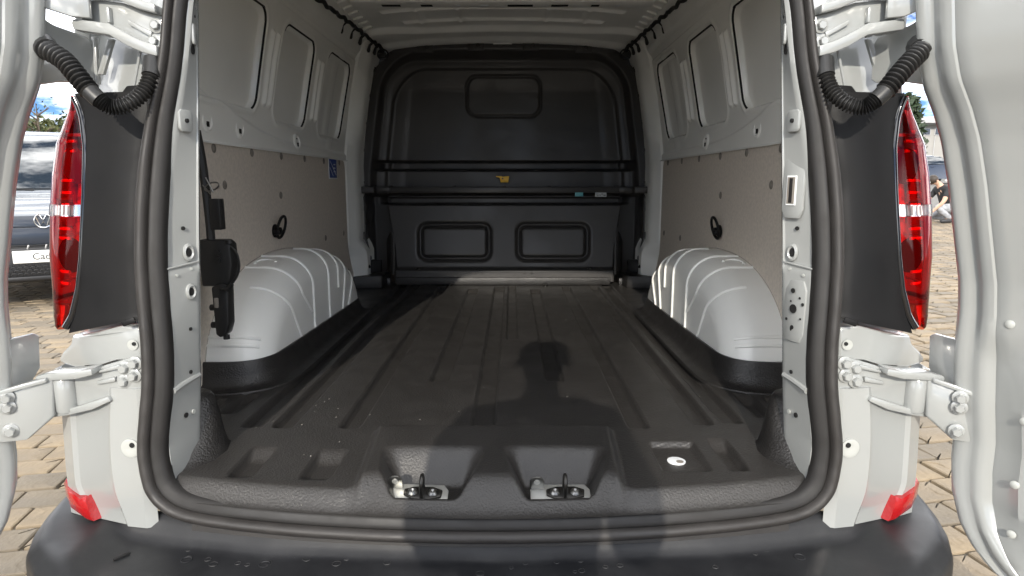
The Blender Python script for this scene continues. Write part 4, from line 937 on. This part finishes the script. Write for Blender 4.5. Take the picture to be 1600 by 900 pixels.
def pavers():
    ca, sa = math.cos(R(11)), math.sin(R(11)); L, Wd = .196, .152
    variants = []
    for k in range(9):
        mb = MB(); hx, hy = L / 2 - .0030, Wd / 2 - .0030; c = .006
        o = [(-hx + c, -hy), (hx - c, -hy), (hx, -hy + c), (hx, hy - c), (hx - c, hy), (-hx + c, hy), (-hx, hy - c), (-hx, -hy + c)]
        o = [(a + random.uniform(-.002, .0025), b + random.uniform(-.002, .0025)) for a, b in o]
        rows = [[(a, b, -.045) for a, b in o], [(a, b, -.012) for a, b in o], [(a * .975, b * .97, -.001 + random.uniform(-.0015, .001)) for a, b in o], [(a * .92, b * .91, .002 + random.uniform(-.0015, .0015)) for a, b in o], [(a * .45, b * .45, .004 + random.uniform(-.003, .003)) for a, b in o]]
        mb.loft(rows); mb.F.append(tuple(range(32, 40)))
        variants.append((mb, 'paver_' + 'abc'[k % 3]))
    meshes = []
    for k, (mb, m) in enumerate(variants):
        o = mb.build('paving_stone', m, None, ang=22); meshes.append(o.data); bpy.data.objects.remove(o)
    spots = []
    for j in range(-28, 106):
        for i in range(-67, 67):
            u = (i + (.5 if j % 2 else 0)) * L; v = j * Wd
            x, y = u * ca - v * sa, u * sa + v * ca
            if -11.5 < x < 11.5 and -4 < y < 15.6 and not (abs(x) < .55 and 1.8 < y < 5): spots.append((x, y))
    f, cp, sp = 1000., math.cos(R(9.3136)), math.sin(R(9.3136))
    def pix(x, y, z):
        dz = z - 1.19; k = y * cp - dz * sp; return 800 + f * (x - .045) / k, 450 - f * (y * sp + dz * cp) / k
    near = []; rest = []
    for x, y in spots:
        ok = False
        if y > .8:
            a, b = pix(x, y, 0); ok = (-60 < a < 130 or 1340 < a < 1650) and 300 < b < 960
        (near if ok else rest).append((x, y))
    near.sort(key=lambda p: p[1]); rest += near[300:]; near = near[:300]
    for k, (x, y) in enumerate(near):
        o = bpy.data.objects.new('paving_stone', meshes[random.randrange(9)]); COL.objects.link(o); o.parent = ground
        o.location = (x, y, float(gz(x, y)) + random.uniform(-.003, .003)); o.rotation_euler = (random.uniform(-.012, .012) + .03 * float(ss(.6, 3.2, x)), random.uniform(-.012, .012), R(11) + random.choice((0, math.pi)) + random.uniform(-.012, .012))
    for q in range(3):
        mb = MB(); src = [variants[i][0] for i in range(9) if i % 3 == q]
        for (x, y) in rest[q::3]:
            V = np.array(random.choice(src).V); F = random.choice(src).F
            c, s_ = math.cos(R(11)), math.sin(R(11)); z0 = float(gz(x, y)) + random.uniform(-.003, .003)
            o = len(mb.V); mb.V += [(x + a * c - b * s_, y + a * s_ + b * c, z0 + d) for a, b, d in V.tolist()]; mb.F += [tuple(i + o for i in f_) for f_ in F]
        o = mb.build('paving', 'paver_' + 'abc'[q], ground, ang=22); o['kind'] = 'stuff'
pavers()

# ---- distant hills, sky stays outside
mat('hill', (.10, .135, .20), .95, var=.2, var_scale=.002)
def hills():
    xs = np.linspace(-9000, 9000, 240); rows = []
    h = 500 + 70 * np.sin(xs / 1400 + .6) + 45 * np.sin(xs / 470) + 18 * np.sin(xs / 160 + 1)
    P = []
    for fy, fh in ((0, 0), (500, .5), (1000, .85), (1400, 1.0), (2200, .6)): P.append([(x, 4300 + fy + abs(x) * -.10, -2 + hh * fh * (1 + .05 * math.sin(x / 90 + fy))) for x, hh in zip(xs, h)])
    o = MB().loft(P).build('hills', 'hill', None, ang=80); o['kind'] = 'structure'
hills()

# ---- trees and hedge
mat('bark', (.09, .07, .05), .9); mat('leaf_a', (.055, .075, .022), .6); mat('leaf_b', (.085, .095, .03), .6); mat('leaf_c', (.03, .05, .022), .6)
def foliage(name, m, par, pts, size, n):
    mb = MB(); V = []; F = []
    for k in range(n):
        c = np.array(pts[random.randrange(len(pts))]); c = c[:3] + RNG.normal(0, 1, 3) * c[3] * .5
        a = RNG.normal(0, 1, 3); a /= np.linalg.norm(a); b = np.cross(a, RNG.normal(0, 1, 3)); b /= np.linalg.norm(b); z = size * RNG.uniform(.6, 1.3)
        o = len(V); V += [c - a * z, c - b * z * .5, c + a * z, c + b * z * .5]; F.append((o, o + 1, o + 2, o + 3))
    mb.V = [tuple(v) for v in V]; mb.F = F; return mb.build(name, m, par, smooth=False)
def tree(loc, h, r, label, m='leaf_a', n=1600, size=.16, bare=0., group=None):
    t = empty('tree', loc, label, 'tree', group)
    mb = MB(); mb.tube([(0, 0, -.3), (.05, 0, h * .3), (-.03, .05, h * .6), (0, 0, h * .9)], [r * .10, r * .08, r * .05, r * .012], 8); tips = []
    for k in range(16):
        a = random.uniform(0, 6.28); z0 = h * random.uniform(.25, .8); l = r * random.uniform(.5, 1.0) * (1.15 - z0 / h * .6); p1 = (math.cos(a) * l * .55, math.sin(a) * l * .55, z0 + l * .35); p2 = (math.cos(a) * l, math.sin(a) * l, z0 + l * .6)
        mb.tube([(0, 0, z0), p1, p2], [r * .035, r * .02, r * .008], 6); tips += [p1 + (r * .28,), p2 + (r * .35,)]
        for q in range(2):
            a2 = a + random.uniform(-.8, .8); p3 = (p1[0] + math.cos(a2) * l * .4, p1[1] + math.sin(a2) * l * .4, p1[2] + l * .35); mb.tube([p1, p3], [r * .015, r * .006], 5); tips.append(p3 + (r * .3,))
    mb.build('trunk', 'bark', t)
    if n: foliage('crown', m, t, tips, size, n)
    return t
for k, (px, Y, h, r_, m) in enumerate([(-40.0, 56, 6.3, 3.0, 'leaf_b'), (-43.6, 57, 6.7, 3.1, 'leaf_a'), (-47.2, 55, 6.2, 3.0, 'leaf_b'), (-36.5, 58, 6.8, 3.1, 'leaf_a'), (-51.5, 58, 6.6, 3.0, 'leaf_b')]):
    tree((px, Y, 0), h, r_, ['olive green shrubby tree beyond the parked car, nearest the tail light', 'taller dark green tree beyond the parked car', 'pale olive tree beyond the parked car, by the open door', 'dark green tree hidden behind the left tail light', 'pale olive tree behind the left open door'][k], m, 2600, .28, group='trees beyond the car park')
tree((-37.4, 52, 0), 8.2, 2.2, 'thin nearly bare tree rising above the shrubs on the left', 'leaf_c', 130, .16)
def conifer(loc, h, r):
    t = empty('conifer', loc, 'dark spiky conifer behind the right tail light', 'tree'); mb = MB().tube([(0, 0, -.3), (0, 0, h)], [.22, .03], 8); pts = []
    for k in range(70):
        z = h * (.12 + .86 * k / 70); a = k * 2.4; l = r * (1 - z / h) ** .7 + .15; p = (math.cos(a) * l, math.sin(a) * l, z + l * .12 * math.sin(k)); mb.tube([(0, 0, z), p], [.05, .015], 5)
        for q in np.linspace(.25, 1, 6): pts.append((p[0] * q, p[1] * q, z + (p[2] - z) * q, .28))
    mb.build('trunk', 'bark', t); foliage('crown', 'leaf_c', t, pts, .22, 3200)
conifer((24.1, 40, 1.2), 5.2, 1.1)

# ---- long low building on the right, with light poles
mat('wall_pale', (.30, .29, .27), .8, var=.06, var_scale=1.2); mat('fascia', (.42, .42, .42), .5); mat('win_dark', (.03, .035, .045), .1, coat=.5); mat('grey_metal', (.35, .35, .35), .4, metal=.6); mat('wall_dark', (.20, .20, .19), .8)
bd = empty('industrial_building', (46, 76, 1.2), 'long pale flat-roofed industrial hall in the right background', 'building')
MB().box((0, 6, 3.3), (48, 12, 6.6), .05).build('wall', 'wall_pale', bd)
MB().box((0, 5.6, 7.05), (50, 14, .7), .08).build('roof', 'fascia', bd); MB().box((0, 5.6, 6.62), (49, 13, .14), .02).build('soffit', 'wall_dark', bd)
for k in range(18):
    wn = MB().box((-22.5 + k * 2.65, -.02, 5.85), (2.2, .12, .85), .03).build('window', 'fascia', bd); MB().box((-22.5 + k * 2.65, -.09, 5.85), (2.02, .04, .67)).build('pane', 'win_dark', wn)
for k in range(24): MB().box((-23 + k * 2.0, -.03, 2.7), (.06, .10, 5.2)).build('panel_joint', 'fascia', bd)
MB().box((-9, -.6, 1.3), (3.2, 1.0, 2.6), .05).build('annex', 'wall_dark', bd)
def pole(loc, h, label, lean=0.):
    e = empty('light_pole', loc, label, 'pole'); MB().tube([(0, 0, -.2), (lean * .5, 0, h * .5), (lean, 0, h)], [.09, .075, .05], 10).build('mast', 'grey_metal', e)
    MB().box((lean + .35, 0, h + .02), (.8, .22, .10), .04).build('lamp_head', 'grey_metal', e); MB().lathe([(.16, -.2), (.16, .25), (.11, .32)], (0, 0, 0), (0, 0, 1), 12).build('foot', 'grey_metal', e)
pole((40.2, 60, 1.2), 9.2, 'slim grey mast standing in front of the pale industrial hall', .35)
wl = empty('boundary_wall', (40, 62, 1.2), 'low grey wall in front of the pale industrial hall', 'wall'); MB().box((0, 0, .55), (40, .25, 1.1), .02).build('wall_body', 'wall_dark', wl); MB().box((0, 0, 1.13), (40.2, .36, .07), .01).build('coping', 'fascia', wl)

# ---- cars
mat('car_white', (.17, .185, .205), .25, coat=.8); mat('car_blue', (.012, .022, .045), .22, coat=.9); mat('car_black', (.012, .012, .013), .4); mat('glass', (.018, .024, .030), .03, coat=.8, spec=.9); mat('plate', (.70, .70, .68), .4); mat('lamp_clear', (.6, .62, .64), .06, metal=.7)
mat('grille_band', (.016, .022, .034), .3, coat=.4)
def car_body(par, prof, width, m, tumble):
    """prof: (y, z) outline of the side from front to rear over the top; width by height tumbles in above the belt"""
    mb = MB(); rows = []
    for k in np.linspace(-1, 1, 25):
        row = []
        for (y, z) in prof:
            t = float(ss(tumble[0], tumble[1], z)) * tumble[2]; hw = width / 2 - t
            e = abs(k) ** 6
            row.append((k * hw, y + (.16 * e * (1 if y < 0 else -1) if abs(y) > 1.2 else 0), z - .05 * abs(k) ** 4 * (1 if z > .5 else 0)))
        rows.append(row)
    mb.loft(rows, closed=True, cap=True)
    return mb.build('body', m, par, ang=35)
# white compact van facing the viewer on the left
cv = empty('parked_van', (-5.66, 8.02, 0), 'white compact van parked nose-on beside the left tail light', 'van')
prof = [(-2.10, .28), (-2.16, .42), (-2.17, .62), (-2.14, .80), (-2.06, .90), (-1.85, .985), (-1.45, 1.06), (-1.16, 1.12), (-.80, 1.42), (-.46, 1.70), (-.20, 1.79), (.4, 1.83), (1.8, 1.82), (2.18, 1.76), (2.24, 1.2), (2.26, .5), (2.2, .28)]
car_body(cv, prof, 1.84, 'car_white', (1.05, 1.85, .17))
def on_front(name, m, pts, y0, th, bev=.004, par=cv): return MB().prism([(x, y0 + .10 * abs(x / .92) ** 4, z) for x, z in pts], (0, th, 0), bev).build(name, m, par)
MB().prism([(-.72, -1.180, 1.125), (.72, -1.180, 1.125), (.60, -.470, 1.715), (-.60, -.470, 1.715)], (0, -.012, .012), .004).build('windscreen', 'glass', cv)
for s in (-1, 1):
    MB().prism([(s * .900, -1.0, 1.14), (s * .900, .3, 1.16), (s * .815, .25, 1.66), (s * .805, -.35, 1.66)], (s * .006, 0, 0), .002).build('side_window', 'glass', cv)
    MB().tube(smooth_path([(s * .10, -1.215, 1.115), (s * .35, -1.195, 1.135), (s * .62, -1.17, 1.150)], 10), .010, 6).build('wiper', 'car_black', cv)
    hd = MB().prism([(s * .52, -2.150, .80), (s * .90, -1.98, .82), (s * .90, -1.95, .95), (s * .56, -2.10, .885)], (0, -.02, .01), .006).build('headlight', 'lamp_clear', cv); MB().sphere((s * .70, -2.10, .855), .045, 12).build('bulb', 'white_lens', hd)
    MB().box((s * 1.0, -.95, 1.18), (.20, .10, .15), .04).build('mirror', 'car_white', cv)
gb = MB().prism([(-.50, -2.185, .775), (.50, -2.185, .775), (.50, -2.165, .880), (-.50, -2.165, .880)], (0, -.012, 0), .004).build('grille', 'grille_band', cv)
MB().prism([(-.90, -2.10, .610), (.90, -2.10, .610), (.90, -2.09, .770), (-.90, -2.09, .770)], (0, -.10, 0), .01).build('grille', 'grille_band', cv)
for z in (.60, .585): MB().box((0, -2.196, z), (1.2, .03, .010), .003).build('slat', 'car_black', cv)
for k in range(9): MB().box((-.56 + k * .14, -2.200, .585), (.014, .03, .045), .003, Matrix.Rotation(R(20), 4, 'Y')).build('slat', 'grey_metal', cv)
MB().box((0, -2.165, .42), (1.72, .10, .34), .03).build('bumper', 'car_black', cv)
MB().box((0, -2.214, .285), (1.5, .03, .045), .012).build('bumper_lip', 'car_black', cv)
e = MB()
for r_ in range(4):
    for c in range(26):
        x, z = -.62 + c * .05 + (.025 if r_ % 2 else 0), .325 + r_ * .030; e.tube([(x + .021 * math.cos(a), -2.220, z + .017 * math.sin(a)) for a in np.linspace(0, 2 * math.pi, 7)[:-1]], .0035, 4, closed=True)
e.build('mesh_grille', 'bumper', cv)
pl = MB().box((0, -2.228, .495), (.53, .012, .118), .005).build('number_plate', 'plate', cv)
text_mesh('plate_lettering', 'Caddy', .088, 'car_black', pl, (0, -2.2355, .493), (R(90), 0, 0), .0008)
em = MB(); em.tube([(.068 * math.cos(a), -2.200, .835 + .068 * math.sin(a)) for a in np.linspace(0, 6.2832, 29)[:-1]], .006, 8, closed=True)
em.tube([(-.030, -2.200, .893), (0, -2.200, .838), (.030, -2.200, .893)], .005, 6); em.tube([(-.055, -2.200, .868), (-.026, -2.200, .785), (0, -2.200, .825), (.026, -2.200, .785), (.055, -2.200, .868)], .005, 6); em.build('emblem', 'chrome', cv)
for x, y in ((-.80, -1.35), (.80, -1.35), (-.80, 1.35), (.80, 1.35)): wheel(cv, (x, y, .31), .31, .20, 1 if x > 0 else -1)
cv.rotation_euler = (0, 0, R(33))
# dark blue car, side on, far right
bc = empty('parked_car', (21.4, 34, 1.153), 'dark blue car side-on in front of the pale hall on the right', 'car'); 
prof = [(-2.05, .25), (-2.12, .45), (-2.10, .70), (-1.7, .88), (-1.15, .98), (-.55, 1.36), (-.1, 1.45), (.8, 1.44), (1.45, 1.22), (1.95, 1.02), (2.08, .9), (2.10, .5), (2.02, .25)]
car_body(bc, prof, 1.75, 'car_blue', (.92, 1.45, .22)); 
for s in (-1, 1):
    MB().prism([(s * .855, -1.0, .98), (s * .875, .95, .99), (s * .75, .70, 1.36), (s * .72, -.45, 1.36)], (s * .012, 0, 0), .003).build('side_window', 'glass', bc)
    MB().box((s * .70, -2.07, .72), (.34, .10, .12), .03).build('headlight', 'lamp_clear', bc); MB().box((s * .70, 2.05, .82), (.28, .08, .12), .03).build('tail_lamp', 'reflector_red', bc); MB().box((s * .885, -.10, .86), (.02, .18, .025), .008).build('door_handle', 'car_blue', bc)
MB().prism([(-.66, -1.16, 1.0), (.66, -1.16, 1.0), (.55, -.56, 1.37), (-.55, -.56, 1.37)], (0, -.012, .012), .003).build('windscreen', 'glass', bc)
for x, y in ((-.78, -1.30), (.78, -1.30), (-.78, 1.25), (.78, 1.25)): wheel(bc, (x, y, .31), .31, .20, 1 if x > 0 else -1, 9)
bc.rotation_euler = (0, 0, R(90))

# ---- people
mat('skin', (.50, .31, .22), .5); mat('hair', (.035, .025, .018), .6); mat('shirt_black', (.018, .018, .02), .8); mat('trousers_grey', (.30, .31, .33), .85, var=.35, var_scale=14); mat('shoe', (.03, .03, .032), .6); mat('print_white', (.6, .6, .6), .7); mat('jacket', (.05, .055, .07), .8)
def skin_mesh(name, V, E, rad, m, par, sub=1):
    me = bpy.data.meshes.new(name + '_src'); me.from_pydata([tuple(v) for v in V], E, []); o = bpy.data.objects.new(name + '_src', me); COL.objects.link(o)
    sk = o.modifiers.new('skin', 'SKIN'); sk.use_smooth_shade = True
    for i, v in enumerate(me.skin_vertices[0].data): v.radius = (rad[i], rad[i]) if not hasattr(rad[i], '__len__') else rad[i]; v.use_root = (i == 0)
    su = o.modifiers.new('sub', 'SUBSURF'); su.levels = sub; su.render_levels = sub
    dg = bpy.context.evaluated_depsgraph_get(); out = bpy.data.meshes.new_from_object(o.evaluated_get(dg)); bpy.data.objects.remove(o); bpy.data.meshes.remove(me)
    out.name = name; out.materials.clear(); out.materials.append(MATS[m]); out.shade_smooth(); q = bpy.data.objects.new(name, out); COL.objects.link(q); q.parent = par; return q
def person(root, J, shirt, pants, long_sleeve=False, face=(0, -1, 0)):
    """J: joints in the root's space; one continuous body, clothing as children"""
    V = []; E = []; Rr = []
    def a(p, r, par=None):
        V.append(Vector(p)); Rr.append(r); i = len(V) - 1
        if par is not None: E.append((par, i))
        return i
    pel = a(J['pelvis'], .125); wai = a(J['waist'], .115, pel); che = a(J['chest'], .135, wai); nb = a(J['neck'], .052, che); hd0 = a(Vector(J['neck']).lerp(Vector(J['head']), .5), .055, nb)
    hd = a(J['head'], .092, hd0); top = a(Vector(J['head']) + (Vector(J['head']) - Vector(J['neck'])).normalized() * .085, .062, hd)
    for s in ('l', 'r'):
        sh = a(J['sh_' + s], .058, che); el = a(J['el_' + s], .040, sh); wr = a(J['wr_' + s], .026, el)
        hv = (Vector(J['hand_' + s]) - Vector(J['wr_' + s])); palm = a(Vector(J['wr_' + s]) + hv * .5, .030, wr); side = hv.cross(Vector((0, 0, 1))); side = side.normalized() if side.length > 1e-4 else Vector((1, 0, 0)); dn = hv.normalized()
        for k, (o, l) in enumerate(((-.027, .075), (-.009, .088), (.009, .082), (.027, .066))):
            f1 = a(V[palm] + dn * .045 + side * o, .0095, palm); f2 = a(V[f1] + dn * l * .5 + Vector((0, 0, -.008)), .0085, f1); a(V[f2] + dn * l * .35 + Vector((0, 0, -.02)), .007, f2)
        t1 = a(V[palm] + side * -.040 + dn * .01, .010, palm); a(V[t1] + side * -.012 + dn * .04, .008, t1)
        hp = a(J['hip_' + s], .088, pel); kn = a(J['kn_' + s], .056, hp); an = a(J['an_' + s], .036, kn); a(J['toe_' + s], .032, an)
    body = skin_mesh('body', V, E, Rr, 'skin', root)
    # clothing
    V2 = [J['pelvis'], J['waist'], J['chest'], Vector(J['chest']).lerp(Vector(J['neck']), .75)]; E2 = [(0, 1), (1, 2), (2, 3)]; r2 = [.145, .138, .158, .075]
    for s in ('l', 'r'):
        i = len(V2); end = J['wr_' + s] if long_sleeve else Vector(J['sh_' + s]).lerp(Vector(J['el_' + s]), .7); V2 += [J['sh_' + s], J['el_' + s] if long_sleeve else Vector(J['sh_' + s]).lerp(Vector(J['el_' + s]), .4), end]; r2 += [.076, .060, .046 if long_sleeve else .058]; E2 += [(2, i), (i, i + 1), (i + 1, i + 2)]
    sh_o = skin_mesh('shirt', V2, E2, r2, shirt, root)
    V3 = [J['waist'], J['pelvis']]; E3 = [(0, 1)]; r3 = [.128, .146]
    for s in ('l', 'r'):
        i = len(V3); V3 += [J['hip_' + s], J['kn_' + s], J['an_' + s]]; r3 += [.106, .076, .058]; E3 += [(1, i), (i, i + 1), (i + 1, i + 2)]
    skin_mesh('trousers', V3, E3, r3, pants, root)
    for s in ('l', 'r'):
        an, toe = Vector(J['an_' + s]), Vector(J['toe_' + s]); d = (toe - an); d.z = 0; d.normalize()
        skin_mesh('shoe', [an - d * .05 + Vector((0, 0, -.04)), an + d * .05 + Vector((0, 0, -.035)), toe + d * .03 + Vector((0, 0, -.0))], [(0, 1), (1, 2)], [.046, .050, .040], 'shoe', root)
    H = Vector(J['head']); f = Vector(face).normalized(); u = (H - Vector(J['neck'])).normalized(); sd = f.cross(u).normalized()
    MB().sphere(tuple(H - f * .014 + u * .042), .098, 14, (.95, 1, .92)).build('hair', 'hair', root)
    MB().tube([H + f * .092 + u * .02, H + f * .112 - u * .022], [.010, .016], 8).build('nose', 'skin', root)
    for k in (-1, 1):
        MB().sphere(tuple(H + f * .090 + u * .018 + sd * k * .033), .011, 8).build('eye', 'print_white', root); MB().sphere(tuple(H + sd * k * .086 - u * .005), .020, 8, (.6, 1, 1.2)).build('ear', 'skin', root)
    MB().tube([H + f * .098 - u * .052 - sd * .025, H + f * .103 - u * .054, H + f * .098 - u * .052 + sd * .025], .006, 6).build('mouth', 'red_dark', root)
    return sh_o
g0 = float(gz(8.75, 13))
cp_ = empty('person', (8.78, 13.0, g0), 'person in black T-shirt and grey patterned trousers crouching on the paving', 'person')
J = dict(pelvis=(.10, .0, .26), waist=(.04, -.02, .40), chest=(-.08, -.03, .62), neck=(-.20, -.03, .78), head=(-.30, -.03, .84), sh_l=(-.10, -.21, .66), sh_r=(-.12, .15, .66), el_l=(-.22, -.26, .42), el_r=(-.26, .20, .42), wr_l=(-.36, -.18, .24), wr_r=(-.40, .12, .22), hand_l=(-.44, -.16, .15), hand_r=(-.48, .10, .14),
         hip_l=(.08, -.10, .26), hip_r=(.08, .10, .26), kn_l=(-.30, -.18, .34), kn_r=(-.22, .18, .12), an_l=(.02, -.16, .09), an_r=(.20, .16, .10), toe_l=(-.16, -.17, .04), toe_r=(.06, .17, .04))
sh = person(cp_, J, 'shirt_black', 'trousers_grey', face=(-1, 0, -.5))
e = MB()
for k, (dx, z, wd) in enumerate([(-.04, .64, .09), (.0, .56, .04), (.01, .53, .06), (.0, .60, .05)]): e.box((dx, -.197 + abs(.6 - z) * .15, z), (wd, .006, .016))
e.build('shirt_print', 'print_white', cp_)
# the one who takes the picture stands behind the viewpoint; the shadow on the load floor is theirs
ph = empty('person', (-.05, -.27, 0), 'standing person in a dark jacket whose shadow falls on the load floor', 'person')
J = dict(pelvis=(0, -.06, .92), waist=(0, -.05, 1.08), chest=(0, -.03, 1.32), neck=(0, .03, 1.50), head=(0, .09, 1.62), sh_l=(-.175, -.03, 1.42), sh_r=(.175, -.03, 1.42), el_l=(-.20, -.05, 1.13), el_r=(.22, -.05, 1.13), wr_l=(.02, .13, 1.13), wr_r=(.20, .13, 1.13), hand_l=(.08, .17, 1.15), hand_r=(.17, .17, 1.16),
         hip_l=(-.10, 0, .90), hip_r=(.10, 0, .90), kn_l=(-.11, .02, .50), kn_r=(.11, .02, .50), an_l=(-.12, 0, .09), an_r=(.12, 0, .09), toe_l=(-.14, .17, .04), toe_r=(.14, .17, .04))
person(ph, J, 'jacket', 'jacket', True, face=(0, 1, -.25))
phn = empty('phone', (.045, -.06, 1.14), 'dark smartphone held upright behind the viewpoint', 'phone'); MB().box((0, 0, .05), (.15, .008, .074), .003).build('case', 'car_black', phn); MB().box((0, -.0048, .05), (.14, .001, .066)).build('screen', 'glass', phn)
for k in (-1, 1): MB().lathe([(.007, 0), (.007, .002), (0, .0022)], (-.055, .004, .05 + k * .012), (0, 1, 0), 12).build('lens', 'gloss_black', phn)
